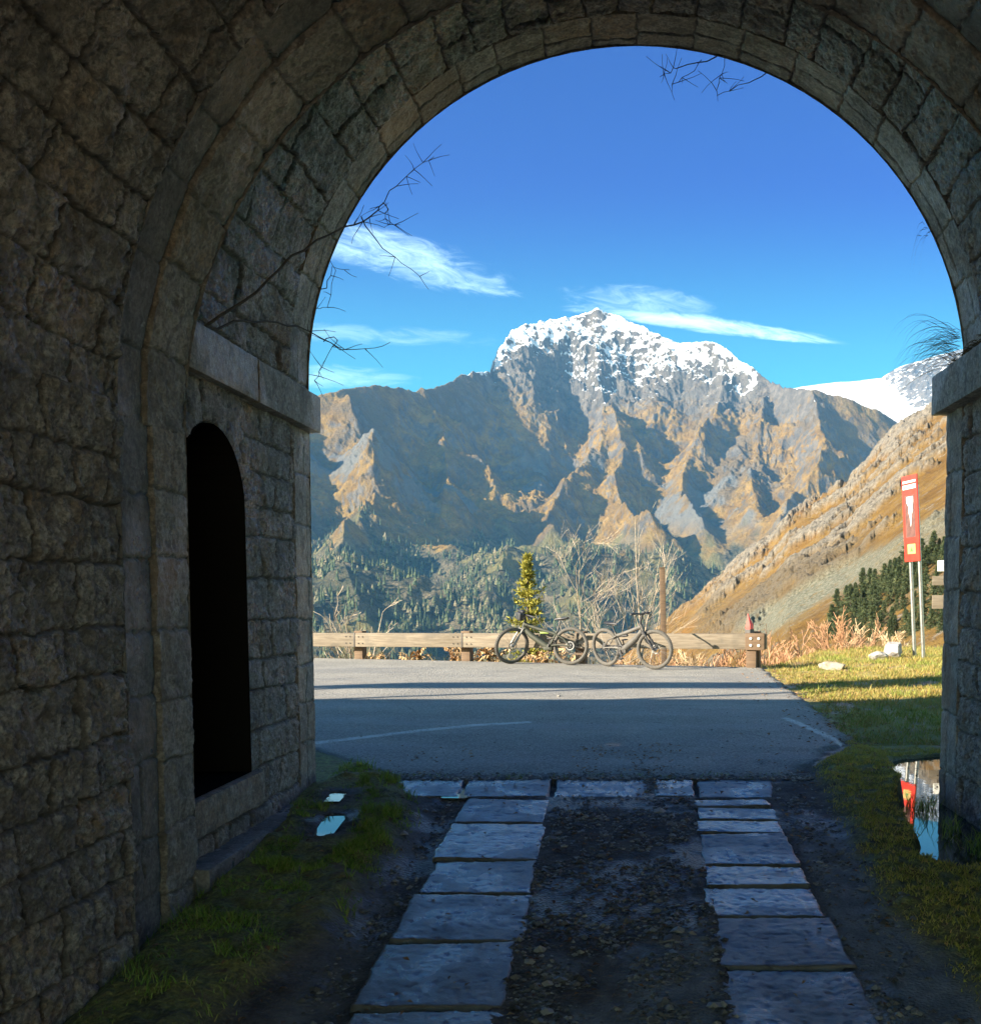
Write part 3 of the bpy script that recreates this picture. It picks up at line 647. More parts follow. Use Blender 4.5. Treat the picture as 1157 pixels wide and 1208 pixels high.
def moss_left(Y): return np.interp(Y, [3.0, 4.3, 5.2, 6.56, 8.4, 9.3, 10.2], [1.75, 1.48, 1.34, 1.40, 1.50, 1.95, 2.2])
def grass_right(Y): return np.interp(Y, [3.0, 4.1, 5.4, 6.9, 7.9, 8.6, 9.3], [-1.85, -1.70, -1.46, -1.47, -1.86, -2.3, -2.85])
def ground_z(X, Y, detail=True):
    z = slope(Y) - 0.009
    nA = fbm2(X / 0.55, Y / 0.55, 5, 301); nB = fbm2(X / 0.12, Y / 0.12, 4, 311)
    z = z + 0.012 * nA + 0.008 * nB
    gap = sstep(X, -0.62, -0.5) * sstep(X, 0.52, 0.40); z = z + gap * (0.004 + 0.010 * nA)
    gl = sstep(grass_right(Y) + 0.10 * nA - X, -0.06, 0.18); z = z + gl * (0.075 + 0.045 * nA + 0.02 * nB) * sstep(X, -2.42, -2.2)
    gut = np.exp(-((X + 1.30) / 0.13) ** 2) * sstep(Y, 7.5, 6.9); z = z - 0.045 * gut
    mr = sstep(X - moss_left(Y) + 0.10 * nA, -0.08, 0.14)
    z = z + mr * (0.055 + 0.05 * nA + 0.02 * nB) * sstep(Y, 10.5, 9.0)
    bed = np.maximum(sstep(X, -1.17, -1.13) * sstep(X, -0.60, -0.64), sstep(X, 0.43, 0.47) * sstep(X, 0.985, 0.945)) * sstep(Y, 7.30, 7.26)
    bed = np.maximum(bed, sstep(X, -1.72, -1.66) * sstep(X, 1.03, 0.98) * sstep(Y, 7.34, 7.38) * sstep(Y, 7.85, 7.82) * (np.abs(X - 0.13) > 0.05)); z = z - 0.035 * bed
    s = seg_dist(X, Y, PUD); s = s + 0.09 * nA + 0.03 * nB
    rim = np.exp(-(np.minimum(s, 0) / 0.28) ** 2)
    z = np.where(s < 0.02, np.maximum(z, WATER + 0.035 * rim + 0.03 * nB - 0.4 * (1 - sstep(s, -0.5, -0.2))), z)
    z = z + (WATER - 0.07 - z) * sstep(s, -0.02, 0.07)
    for pl, zz in zip(SPOTS, SPOT_Z):
        s2 = seg_dist(X, Y, pl) + 0.05 * nB + 0.03 * nA - 0.01; z = np.where(s2 > -0.4, np.minimum(z, zz + 0.004 + 0.14 * np.maximum(-s2 - 0.02, 0)), z); z = z + (zz - 0.03 - z) * sstep(s2, -0.05, 0.0)
    ver = sstep(Y, 8.6, 10.2); z = z * (1 - ver * sstep(X, 0, 2.0)) + (verge_z(X, Y)) * ver * sstep(X, 0, 2.0)
    s3 = sstep(s, -0.02, 0.07); z = z * (1 - s3) + np.minimum(z, WATER - 0.07) * s3
    return z, gl, mr, s
def ground_mat():
    m, t, o = mat("wet_earth"); g = t.n('ShaderNodeTexCoord').outputs['Object']
    n1 = t.noise(g, 6, 6, 0.65); n2 = t.noise(g, 40, 5, 0.7); n3 = t.noise(g, 1.3, 5, 0.6)
    vo = t.n('ShaderNodeTexVoronoi', None, Vector=g, Scale=55.0); vc = vo.outputs['Color']
    e = t.mix(t.ss(n1, 0.35, 0.7), (0.05, 0.04, 0.03), (0.13, 0.105, 0.08)); e = t.mix(t.ss(n2, 0.5, 0.75, 0.0, 0.6), e, (0.22, 0.19, 0.15))
    cc = t.mix(t.ss(n1, 0.3, 0.7), (0.13, 0.13, 0.13), (0.25, 0.25, 0.24)); cc = t.mix(t.ss(n2, 0.55, 0.75, 0.0, 0.8), cc, (0.05, 0.045, 0.04))
    c = t.mix(t.attr('conc'), e, cc)
    ms = t.mix(t.ss(n2, 0.35, 0.65), (0.12, 0.12, 0.03), (0.27, 0.25, 0.07)); ms = t.mix(t.ss(n1, 0.5, 0.7), ms, (0.16, 0.10, 0.05))
    c = t.mix(t.math('MULTIPLY', t.attr('moss'), t.ss(n1, 0.28, 0.5)), c, ms)
    dry = t.mix(t.ss(n1, 0.35, 0.65), (0.30, 0.21, 0.06), (0.20, 0.19, 0.05)); dry = t.mix(t.ss(n3, 0.5, 0.66), dry, (0.22, 0.11, 0.05))
    c = t.mix(t.math('MULTIPLY', t.attr('dry'), t.ss(n2, 0.2, 0.5)), c, dry)
    wet = t.math('MULTIPLY', t.ss(n3, 0.45, 0.62), t.math('SUBTRACT', 1.0, t.attr('moss')))
    ro = t.ss(wet, 0.0, 1.0, 0.85, 0.30)
    bp = t.n('ShaderNodeBump', None, Strength=0.8, Distance=0.012, Height=t.math('ADD', n2, t.math('MULTIPLY', vo.outputs['Distance'], 0.9)))
    b = t.n('ShaderNodeBsdfPrincipled', None, Base_Color=c, Roughness=ro, Normal=bp.outputs[0]); b.inputs['Specular IOR Level'].default_value = 0.4
    t.link(b.outputs[0], o.inputs[0]); return m
M_ground = ground_mat()
gx = np.arange(-3.6, 3.62, 0.019); gy = np.arange(2.0, 10.6, 0.019); GX, GY = np.meshgrid(gx, gy, indexing='ij')
GZ, gl, mr, ps = ground_z(GX, GY)
nC = fbm2(GX / 0.5, GY / 0.9, 5, 331)
conc = np.maximum(sstep(GX, 1.0, 1.06) * (1 - mr) * sstep(6.9 - GY + 0.8 * nC, 0, 0.5), sstep(GX, -0.5, -0.35) * sstep(GX, 0.42, 0.34) * sstep(4.9 - GY + 0.9 * nC + 1.2 * np.exp(-((GX - 0.0) / 0.15) ** 2) * 0, 0, 0.35) * sstep(nC, -0.35, 0.0))
conc = np.maximum(conc, 0.55 * np.exp(-((GX + 1.40) / 0.10) ** 2) * sstep(7.2 - GY, 0, 0.5))
sp_ = np.max([seg_dist(GX, GY, pl) for pl in SPOTS], axis=0)
moss = sstep(sp_, -0.05, -0.20) * np.clip(np.maximum(mr * sstep(GY, 11, 9.5), gl), 0, 1) * sstep(ps, 0.03, -0.02); dry = sstep(GY, 9.6, 11.0) * sstep(GX, 1.7, 2.1)
qx = (gx[:-1] + gx[1:]) / 2; qy = (gy[:-1] + gy[1:]) / 2
keep = ((np.abs(qx)[:, None] < 2.62) | (qy[None, :] > 7.6)) & np.ones((len(qx), len(qy)), bool)
tag(mesh_np("ground", np.stack([GX, GY, GZ], -1).reshape(-1, 3), [grid_faces(len(gx), len(gy), keep, True)], M_ground, None, {'moss': moss, 'conc': conc, 'dry': dry}), kind='structure')
vx = np.arange(1.6, 15, 0.05); vy = np.arange(7.9, 24.6, 0.05); VX, VY = np.meshgrid(vx, vy, indexing='ij')
VZ = verge_z(VX, VY) + 0.02 * fbm2(VX / 0.3, VY / 0.3, 4, 345); VZ = np.where((VX < 3.58) & (VY < 10.55), -0.5, VZ)
VZ = VZ - 0.5 * np.maximum(VY - (19.27 + 0.75 + 3.6 * sstep(VX, 2.6, 4.6)), 0)
o1 = np.zeros_like(VX)
tag(mesh_np("ground", np.stack([VX, VY, VZ], -1).reshape(-1, 3), [grid_faces(len(vx), len(vy), flip=True)], M_ground, None, {'moss': 1 - sstep(VY, 9.6, 12.5), 'conc': o1, 'dry': sstep(VY, 9.6, 12.0)}), kind='structure')
b = MB(); b.box((-90, -90, -1.2), (90, -3.05, -0.66)); b.box((-90, -3.0, -1.2), (-23.9, 7.7, -0.25)); b.box((9.1, -3.0, -1.2), (90, 7.7, -0.25)); b.box((-3, -3.0, -1.5), (3, 2.05, -0.62))
M_soil = simple("plain_soil", (0.26, 0.24, 0.20), 0.9)  # unseen ground, made pale to bounce light into the tunnel
tag(b.build("ground", M_soil, None, smooth=False), kind='structure')

# puddles
M_water, t, o = mat("puddle_water"); g = t.n('ShaderNodeTexCoord').outputs['Object']
bp = t.n('ShaderNodeBump', None, Strength=0.02, Distance=0.01, Height=t.noise(g, 9, 2, 0.5))
pb = t.n('ShaderNodeBsdfPrincipled', None, Base_Color=(0.012, 0.013, 0.012, 1), Roughness=0.015, IOR=1.5, Normal=bp.outputs[0]); pb.inputs['Specular IOR Level'].default_value = 0.9
t.link(pb.outputs[0], o.inputs[0])
def water(poly, z, grow):
    cx = sum(p[0] for p in poly) / len(poly); cy = sum(p[1] for p in poly) / len(poly); b = MB()
    pts = []
    for x, y in poly:
        d = math.hypot(x - cx, y - cy); f = (d + grow) / d; pts.append((cx + (x - cx) * f, cy + (y - cy) * f, z))
    b.add(pts, [tuple(range(len(pts)))]); return tag(b.build("puddle", M_water, None, smooth=False), kind='structure')
b = MB(); b.add([(1.35, 5.62, WATER), (2.40, 5.62, WATER), (2.40, 7.78, WATER), (1.35, 7.78, WATER)], [(0, 1, 2, 3)]); b.add([(1.8, 7.78, WATER), (3.55, 7.78, WATER), (3.55, 10.15, WATER), (1.8, 10.15, WATER)], [(0, 1, 2, 3)])
tag(b.build("puddle", M_water, None, smooth=False), kind='structure')
for pl, zz in zip(SPOTS, SPOT_Z): water(pl, zz, 0.06)

# stone wheel tracks and threshold
def slab_mat():
    m, t, o = mat("wet_slab_stone"); g = t.n('ShaderNodeTexCoord').outputs['Object']; blk = t.attr('blk')
    n1 = t.noise(g, 3.2, 6, 0.65); n2 = t.noise(g, 55, 7, 0.75); n3 = t.noise(t.vec('ADD', g, (5, 2, 0)), 2.6, 6, 0.65, 0.5)
    c = t.mix(blk, (0.12, 0.108, 0.09), (0.185, 0.168, 0.14)); c = t.mix(t.ss(n1, 0.5, 0.72), c, (0.11, 0.10, 0.085)); c = t.mix(t.ss(n2, 0.55, 0.75, 0.0, 0.7), c, (0.05, 0.05, 0.05))
    c = t.mix(t.attr('edge'), c, (0.028, 0.026, 0.022)); mud = t.ss(t.noise(t.vec('ADD', g, (1, 6, 0)), 4.5, 7, 0.75), 0.54, 0.64, 0.0, 0.8); c = t.mix(mud, c, (0.06, 0.05, 0.036))
    wet = t.ss(t.math('ADD', n3, t.math('MULTIPLY', t.math('SUBTRACT', blk, 0.5), 0.16)), 0.34, 0.70)
    ro = t.math('ADD', t.ss(wet, 0, 1, 0.42, 0.06), t.math('MULTIPLY', n2, 0.10))
    bp = t.n('ShaderNodeBump', None, Strength=0.5, Distance=0.008, Height=n2)
    bp2 = t.n('ShaderNodeBump', None, Strength=0.7, Distance=0.008, Height=n2)
    b = t.n('ShaderNodeBsdfPrincipled', None, Base_Color=c, Roughness=ro, Normal=bp.outputs[0], Coat_Weight=t.math('MULTIPLY', t.math('ADD', t.math('MULTIPLY', wet, 0.6), 0.2), t.math('SUBTRACT', 1.0, mud)), Coat_Roughness=0.12, Coat_IOR=1.6, Coat_Normal=bp2.outputs[0]); b.inputs['Specular IOR Level'].default_value = 0.9
    t.link(b.outputs[0], o.inputs[0]); return m
M_slab = slab_mat()
def slab_strip(name, cells, seed):
    rng = np.random.RandomState(seed); Vs, Fs, bl, ed, base = [], [], [], [], 0
    for (c00, c10, c11, c01) in cells:                       # corners: near-left, near-right, far-right, far-left
        w_ = np.hypot(c10[0] - c00[0], c10[1] - c00[1]); l_ = np.hypot(c01[0] - c00[0], c01[1] - c00[1])
        nu, nv = int(w_ / 0.013) + 3, int(l_ / 0.013) + 3
        S, T = np.meshgrid(np.linspace(0, 1, nu), np.linspace(0, 1, nv), indexing='ij'); S = S.ravel(); T = T.ravel()
        X = (1 - S) * (1 - T) * c00[0] + S * (1 - T) * c10[0] + S * T * c11[0] + (1 - S) * T * c01[0]; Y = (1 - S) * (1 - T) * c00[1] + S * (1 - T) * c10[1] + S * T * c11[1] + (1 - S) * T * c01[1]
        dist = np.minimum(np.minimum(S, 1 - S) * w_, np.minimum(T, 1 - T) * l_)
        e = np.exp(-(dist / 0.05) ** 2)
        X2_, Y2_ = X + 0.022 * e * fbm2(X / 0.16, Y / 0.16, 3, seed + base), Y + 0.016 * e * fbm2(X / 0.16, Y / 0.16, 3, seed + base + 5)
        dd = dist + 0.012 * fbm2(X / 0.07, Y / 0.07, 3, seed + 2)
        z = slope(Y) - 0.003 + rng.uniform(-0.004, 0.004) + rng.uniform(-0.008, 0.008) * (S - 0.5) + rng.uniform(-0.008, 0.008) * (T - 0.5)
        z = z + 0.005 * fbm2(X / 0.30, Y / 0.30, 4, seed + 3) + 0.0055 * fbm2(X / 0.05, Y / 0.03, 4, seed + 4, 0.7) - 0.004 * sstep(fbm2(X / 0.05, Y / 0.05, 2, seed + 6), 0.2, 0.5)
        z = z - 0.008 * np.exp(-np.maximum(dd, 0) / 0.012) - 0.06 * (dist < 0.003)
        Vs.append(np.stack([X2_, Y2_, z], -1)); Fs.append(grid_faces(nu, nv, flip=True) + base); base += nu * nv; bl.append(np.full(nu * nv, rng.rand())); ed.append(np.exp(-np.maximum(dd, 0) / 0.012))
    return tag(mesh_np(name, np.concatenate(Vs), Fs, M_slab, None, {'blk': np.concatenate(bl), 'edge': np.concatenate(ed)}), kind='structure')
LR = [7.29, 6.737, 6.04, 5.498, 4.894, 4.239, 3.758, 3.3, 2.8, 2.2]; RRw = [7.29, 7.10, 6.809, 6.53, 5.942, 5.609, 5.2, 4.611, 4.044, 3.602, 3.0, 2.3]
lx0 = lambda y: np.interp(y, [4.1, 7.43], [-1.204, -1.186]); lx1 = lambda y: np.interp(y, [4.1, 7.43], [-0.519, -0.596]); rx0 = lambda y: np.interp(y, [4.1, 7.43], [0.345, 0.441]); rx1 = lambda y: np.interp(y, [4.1, 7.43], [1.041, 0.987])
def cells_of(rows, xa, xb, seed):
    rr_ = random.Random(seed); cs = []
    for i in range(len(rows) - 1):
        a, b_ = rows[i + 1] + 0.005, rows[i] - 0.005; j = [rr_.uniform(-0.02, 0.02) for _ in range(4)]; k = [rr_.uniform(-0.015, 0.015) for _ in range(2)]
        cs.append(((xa(a) + j[0], a + k[0]), (xb(a) + j[1], a - k[0]), (xb(b_) + j[1], b_ + k[1]), (xa(b_) + j[0], b_ - k[1])))
    return cs
slab_strip("stone_pavement", cells_of(LR, lx0, lx1, 3), 401)
slab_strip("stone_pavement", cells_of(RRw, rx0, rx1, 4), 421)
slab_strip("stone_pavement", [((-1.75, 7.33), (-1.26, 7.32), (-1.29, 7.86), (-1.87, 7.87)), ((-1.24, 7.32), (-0.61, 7.315), (-0.615, 7.865), (-1.27, 7.86)), ((-0.58, 7.33), (0.12, 7.32), (0.13, 7.88), (-0.59, 7.87)),
             ((0.15, 7.36), (0.45, 7.34), (0.47, 7.84), (0.16, 7.86)), ((0.48, 7.33), (1.02, 7.32), (1.09, 7.87), (0.49, 7.86))], 441)

# asphalt
def asphalt_mat():
    m, t, o = mat("asphalt"); g = t.n('ShaderNodeTexCoord').outputs['Object']
    n1 = t.noise(g, 0.9, 6, 0.65); n2 = t.noise(g, 60, 4, 0.75); n3 = t.noise(t.vec('MULTIPLY', g, (0.25, 1.3, 1)), 1.1, 5, 0.6); vo = t.n('ShaderNodeTexVoronoi', None, Vector=g, Scale=38.0)
    c = t.mix(t.ss(n1, 0.35, 0.68), (0.25, 0.24, 0.205), (0.36, 0.34, 0.285)); c = t.mix(t.ss(vo.outputs['Distance'], 0.1, 0.55), t.mix(0.5, c, (0.42, 0.40, 0.36)), t.mix(0.45, c, (0.06, 0.06, 0.06)))
    c = t.mix(t.ss(n3, 0.55, 0.68, 0.0, 0.40), c, (0.13, 0.13, 0.12)); c = t.mix(t.ss(t.noise(g, 26, 4, 0.8), 0.54, 0.66, 0.0, 0.75), c, (0.06, 0.06, 0.055)); c = t.mix(t.ss(n2, 0.58, 0.70, 0.0, 0.6), c, (0.5, 0.48, 0.42))
    c = t.mix(t.attr('worn'), c, (0.10, 0.09, 0.06))
    pm = t.math('MULTIPLY', t.attr('paint'), t.ss(t.math('ADD', t.math('MULTIPLY', n2, 0.6), t.math('MULTIPLY', t.noise(g, 5, 6, 0.75), 0.5)), 0.44, 0.58)); c = t.mix(pm, c, (0.50, 0.50, 0.47))
    wp_ = t.n('ShaderNodeVectorMath', {'operation': 'ADD'}); t.link(g, wp_.inputs[0]); t.link(t.n('ShaderNodeTexNoise', None, Vector=g, Scale=1.5, Detail=4.0).outputs['Color'], wp_.inputs[1])
    ck = t.n('ShaderNodeTexVoronoi', {'feature': 'DISTANCE_TO_EDGE'}, Vector=wp_.outputs[0], Scale=0.42).outputs['Distance']
    c = t.mix(t.math('MULTIPLY', t.ss(ck, 0.012, 0.002), t.ss(n1, 0.48, 0.62, 0.0, 0.7)), c, (0.09, 0.086, 0.08))
    bp = t.n('ShaderNodeBump', None, Strength=0.9, Distance=0.012, Height=t.math('ADD', n2, vo.outputs['Distance']))
    b = t.n('ShaderNodeBsdfPrincipled', None, Base_Color=c, Roughness=t.ss(n3, 0.4, 0.7, 0.8, 0.55), Normal=bp.outputs[0]); t.link(b.outputs[0], o.inputs[0]); return m
ax_ = np.concatenate([np.arange(-26, -6, 0.2), np.arange(-6, 2.9, 0.035)]); ay_ = np.arange(7.86, 27, 0.04); AX, AY = np.meshgrid(ax_, ay_, indexing='ij')
redge = np.interp(AY, [7.86, 8.6, 10.2, 12.9, 15, 18.5, 20], [1.22, 1.55, 2.16, 2.27, 2.33, 2.44, 2.5]) + 0.12 * fbm2(AX * 0 + 3, AY / 0.5, 4, 51)
back = 19.27 + (2.33 - AX) * 0.30 + 0.12 + 0.10 * fbm2(AX / 0.8, AX * 0 + 1, 4, 52)
front_ = np.where(AX < -1.8, np.interp(AX, [-2.9, -1.8], [9.3, 7.86]) * 1.0, 7.86) + 0.10 * fbm2(AX / 0.25, AX * 0 + 7, 5, 53, 0.7); front_ = np.where(AX < -2.95, 8.2, front_)
sd_ = np.minimum(np.minimum(redge - AX, back - AY), AY - front_)
AZ = 0.006 + 0.012 * fbm2(AX / 2.5, AY / 2.5, 3, 54) * sstep(sd_, 0, 1) - 0.035 * sstep(0.06 - sd_, 0, 0.06)
def line_mask(pts, wd):
    return sstep(wd + 0.012 * fbm2(AX / 0.1, AY / 0.1, 3, 56) - np.abs(seg_dist(AX, AY, pts, False)), 0, 0.02)
paint = np.maximum(line_mask([(-6.5, 8.0), (-3.9, 9.25), (-3.02, 9.69), (-2.6, 10.12), (-2.17, 10.58), (-1.7, 11.0), (-1.18, 11.27)], 0.085), line_mask([(1.74, 11.6), (1.90, 10.5), (1.99, 9.7), (2.02, 9.3)], 0.055))
cxm = (sd_[:-1, :-1] + sd_[1:, 1:]) / 2
tag(mesh_np("road", np.stack([AX, AY, AZ], -1).reshape(-1, 3), [grid_faces(len(ax_), len(ay_), cxm > -0.02, True)], asphalt_mat(), None, {'paint': paint, 'worn': sstep(0.16 - sd_ + 0.08 * fbm2(AX / 0.2, AY / 0.2, 3, 57), 0, 0.2)}), kind='structure')

# ------------------------------------------------------------------ grass, moss tufts, leaf litter (uncountable)
def blades(name, P, h, lean, wd, mt, seed, curl=0.5, heading=None):
    rng = np.random.RandomState(seed); n = len(P); a = rng.uniform(0, 2 * np.pi, n) if heading is None else heading + rng.normal(0, 0.5, n)
    ln = np.asarray(lean) * rng.uniform(0.3, 1.0, n); hh = np.asarray(h) * rng.uniform(0.5, 1.15, n)
    d = np.stack([np.cos(a), np.sin(a)], -1); pv = rng.uniform(0, 2 * np.pi, n); s = np.stack([np.cos(pv), np.sin(pv), 0 * pv], -1) * (np.asarray(wd) * rng.uniform(0.6, 1.2, n))[:, None] / 2
    def at(f, k): return P + np.concatenate([d * (ln * hh * f ** (1 + curl))[:, None], (hh * f * (1 - 0.25 * ln * f))[:, None]], -1)
    b0 = P; m1 = at(0.5, 0); tp = at(1.0, 0)
    V = np.stack([b0 - s, b0 + s, m1 - s * 0.8, m1 + s * 0.8, tp], 1).reshape(-1, 3); i = np.arange(n)[:, None] * 5
    return mesh_np(name, V, [i + np.array([[0, 1, 3, 2]]), i + np.array([[2, 3, 4]])], mt, None, {'rnd': np.repeat(rng.rand(n), 5)}, False)
def ground_at(x, y):
    i = np.clip(((x - gx[0]) / 0.019).astype(int), 0, len(gx) - 1); j = np.clip(((y - gy[0]) / 0.019).astype(int), 0, len(gy) - 1); return GZ[i, j], i, j
M_grass = attr_leaf("green_grass", (0.12, 0.20, 0.025), (0.22, 0.32, 0.05), (0.30, 0.28, 0.09))
M_moss = attr_leaf("moss_tufts", (0.24, 0.23, 0.04), (0.46, 0.40, 0.08), (0.48, 0.31, 0.12))
M_dry = attr_leaf("dry_grass", (0.34, 0.22, 0.06), (0.24, 0.23, 0.055), (0.42, 0.30, 0.12))
M_leaf = attr_leaf("dead_leaves", (0.10, 0.05, 0.022), (0.20, 0.105, 0.045), (0.36, 0.22, 0.10), trans=0.1)
def scatter(n, x0, x1, y0, y1, seed, dens):
    rng = np.random.RandomState(seed); x = rng.uniform(x0, x1, n); y = rng.uniform(y0, y1, n); k = rng.rand(n) < dens(x, y); return x[k], y[k]
def inner_moss(x, y):
    z, i, j = ground_at(x, y); return moss[i, j] * (ps[i, j] < -0.01)
x, y = scatter(120000, -2.35, -1.35, 3.4, 9.2, 1, lambda x, y: inner_moss(x, y) * sstep(fbm2(x / 0.30, y / 0.30, 4, 5, 0.65), -0.04, 0.22) * (0.15 + 0.85 * sstep(y, 4.2, 6.0)) * (1 - 0.7 * sstep(x, -2.05, -2.3)))
lush = sstep(fbm2(x / 0.35, y / 0.35, 3, 8), -0.1, 0.3)
tag(blades("grass", np.stack([x, y, ground_at(x, y)[0] - 0.004], -1), 0.028 + 0.065 * lush, 0.9, 0.006, M_grass, 2), kind='stuff')
x, y = scatter(150000, 1.25, 3.4, 3.2, 10.5, 3, lambda x, y: inner_moss(x, y) * sstep(fbm2(x / 0.15, y / 0.15, 3, 15), -0.3, 0.15))
tag(blades("moss", np.stack([x, y, ground_at(x, y)[0] - 0.004], -1), 0.035, 0.9, 0.007, M_moss, 4), kind='stuff')
x, y = scatter(2500, 1.95, 2.34, 5.2, 7.7, 5, lambda x, y: sstep(x, 1.9, 2.3) * sstep(fbm2(x / 0.2, y / 0.25, 2, 25), 0.0, 0.2) * sstep(y, 6.0, 6.4))
tag(blades("grass", np.stack([x, y, np.full_like(x, WATER - 0.01)], -1), 0.16, 0.9, 0.006, M_grass, 6), kind='stuff')
def verge_at(x, y):
    i = np.clip(((x - vx[0]) / 0.05).astype(int), 0, len(vx) - 1); j = np.clip(((y - vy[0]) / 0.05).astype(int), 0, len(vy) - 1); return VZ[i, j]
x, y = scatter(170000, 1.9, 8.5, 10.4, 24, 7, lambda x, y: sstep(x - np.interp(y, [8, 10.2, 12.9, 18.5, 20, 24], [1.6, 2.2, 2.3, 2.45, 2.2, 2.2]) + 0.25 * fbm2(x / 0.5, y / 0.5, 3, 35), 0, 0.3) * sstep(fbm2(x / 0.6, y / 0.6, 3, 36), -0.4, 0.1) * (0.3 + 0.7 * sstep(y, 24, 12)))
gsel = np.random.RandomState(77).rand(len(x)) < 0.15 + 0.75 * sstep(fbm2(x / 0.9, y / 1.6, 4, 38), 0.0, 0.3) * sstep(y, 10, 12)
M_vgreen = attr_leaf("verge_green", (0.13, 0.17, 0.03), (0.24, 0.27, 0.05), (0.30, 0.27, 0.08))
for sel_, mm_, hh_ in ((~gsel, M_dry, 0.055), (gsel, M_vgreen, 0.065)):
    tag(blades("grass", np.stack([x, y, verge_at(x, y) - 0.006], -1)[sel_], hh_ * np.exp(np.random.RandomState(78).normal(0, 0.35, int(sel_.sum()))) + 0.05 * sstep(y[sel_], 17, 22), 0.9, 0.011, mm_, 8), kind='stuff')
x, y = scatter(9000, -7.5, 4.5, 18.7, 23.6, 9, lambda x, y: np.exp(-((y - (19.27 + (2.33 - x) * 0.30 + 0.42 + 3.2 * sstep(x, 2.6, 4.6))) / 0.35) ** 2) * sstep(fbm2(x / 0.5, y / 0.7, 3, 37), -0.35, 0.1))
M_straw = attr_leaf("straw", (0.42, 0.27, 0.11), (0.50, 0.36, 0.17), (0.34, 0.17, 0.07))
tag(blades("dry_grass", np.stack([x, y, np.full_like(x, -0.16)], -1), 0.34, 0.8, 0.014, M_straw, 10, 1.0), kind='stuff')
def litter(name, x, y, z, size, mt, seed):
    rng = np.random.RandomState(seed); n = len(x); a = rng.uniform(0, 6.28, n); s = size * rng.uniform(0.5, 1.2, n)
    u = np.stack([np.cos(a), np.sin(a), rng.uniform(-.35, .35, n)], -1) * s[:, None]; v = np.stack([-np.sin(a), np.cos(a), rng.uniform(-.35, .35, n)], -1) * (s * 0.55)[:, None]
    P = np.stack([x, y, z], -1); up = np.array([0, 0, 1.0]) * (s * 0.25)[:, None]
    V = np.stack([P - u, P + v * 0.9 + up, P + u, P - v + up], 1).reshape(-1, 3); i = np.arange(n)[:, None] * 4
    return tag(mesh_np(name, V, [i + np.array([[0, 1, 2, 3]])], mt, None, {'rnd': np.repeat(rng.rand(n), 4)}, False), kind='stuff')
x, y = scatter(7000, -2.3, 2.3, 3.4, 9.6, 11, lambda x, y: np.clip(0.9 * sstep(x, -0.58, -0.45) * sstep(x, 0.5, 0.35) * sstep(y, 4.0, 5.4) + 0.35 * sstep(x, 1.0, 1.1) + 0.10 * (y < 7.9) + 0.015 + 0.25 * sstep(x, -1.2, -1.5) + 0.3 * sstep(y, 7.2, 7.5) * sstep(y, 8.3, 7.9), 0, 1) * sstep(fbm2(x / 0.3, y / 0.3, 3, 45), -0.3, 0.2) * ~((x > 1.5) & (inner_moss(x, y) < .5)))
zz = np.where((((x > -1.2) & (x < -0.55)) | ((x > 0.4) & (x < 1.03))) & (y < 7.3) | ((y > 7.3) & (y < 7.87) & (np.abs(x) < 1.2)), slope(y) + 0.008, ground_at(x, y)[0] + 0.006); zz = np.where((y > 7.9) & (x < 1.3), 0.014, zz)
litter("fallen_leaves", x, y, zz, 0.020, M_leaf, 12)
x, y = scatter(2600, 1.0, 4.6, 9.5, 19, 13, lambda x, y: np.exp(-((x - np.interp(y, [9, 12.9, 18.5], [2.0, 2.5, 2.8])) / 0.5) ** 2))
litter("fallen_leaves", x, y, np.where(x < 2.3, 0.018, verge_at(x, y) + 0.02), 0.028, M_leaf, 14)

def pebbles(name, x, y, z, size, mt, seed):
    """loose stones and grit: small lumps of many sizes"""
    rng = np.random.RandomState(seed); n = len(x); O = np.array([[1, 0, 0], [-1, 0, 0], [0, 1, 0], [0, -1, 0], [0, 0, 1], [0, 0, -1], [.62, .62, .5], [-.6, .65, .45], [.6, -.66, .4], [-.64, -.6, .5]], float)
    T = np.array([[0, 6, 4], [6, 2, 4], [2, 7, 4], [7, 1, 4], [1, 9, 4], [9, 3, 4], [3, 8, 4], [8, 0, 4], [0, 2, 6], [2, 1, 7], [1, 3, 9], [3, 0, 8]])
    s = size * np.exp(rng.normal(0, 0.45, n)); V = O[None] * (s[:, None, None] * rng.uniform(0.6, 1.3, (n, 10, 1))); V[..., 2] *= 0.6
    a = rng.uniform(0, 6.28, n); ca, sa = np.cos(a)[:, None], np.sin(a)[:, None]; X = V[..., 0] * ca - V[..., 1] * sa; Y = V[..., 0] * sa + V[..., 1] * ca
    P = np.stack([X + x[:, None], Y + y[:, None], V[..., 2] + z[:, None]], -1).reshape(-1, 3)
    return tag(mesh_np(name, P, [(np.arange(n)[:, None, None] * 10 + T[None]).reshape(-1, 3)], mt, None, {'rnd': np.repeat(rng.rand(n), 10)}, False), kind='stuff')
M_grit = attr_leaf("grit", (0.06, 0.056, 0.05), (0.14, 0.13, 0.115), (0.28, 0.26, 0.22), 0.45, 0.0)
x, y = scatter(42000, -1.5, 1.6, 3.4, 7.9, 21, lambda x, y: np.clip(sstep(x, -0.60, -0.52) * sstep(x, 0.46, 0.38) + 0.6 * sstep(x, 1.0, 1.05) * sstep(x, 1.5, 1.2) + 0.6 * sstep(x, -1.2, -1.24) * sstep(x, -1.5, -1.3), 0, 1) * sstep(fbm2(x / 0.25, y / 0.35, 4, 65), -0.25, 0.25))
pebbles("gravel", x, y, ground_at(x, y)[0] + 0.001, 0.0095, M_grit, 22)
x, y = scatter(5000, -3.5, 2.2, 7.9, 14, 23, lambda x, y: 0.5 * np.exp(-(y - 7.9) / 1.5) + 0.08)
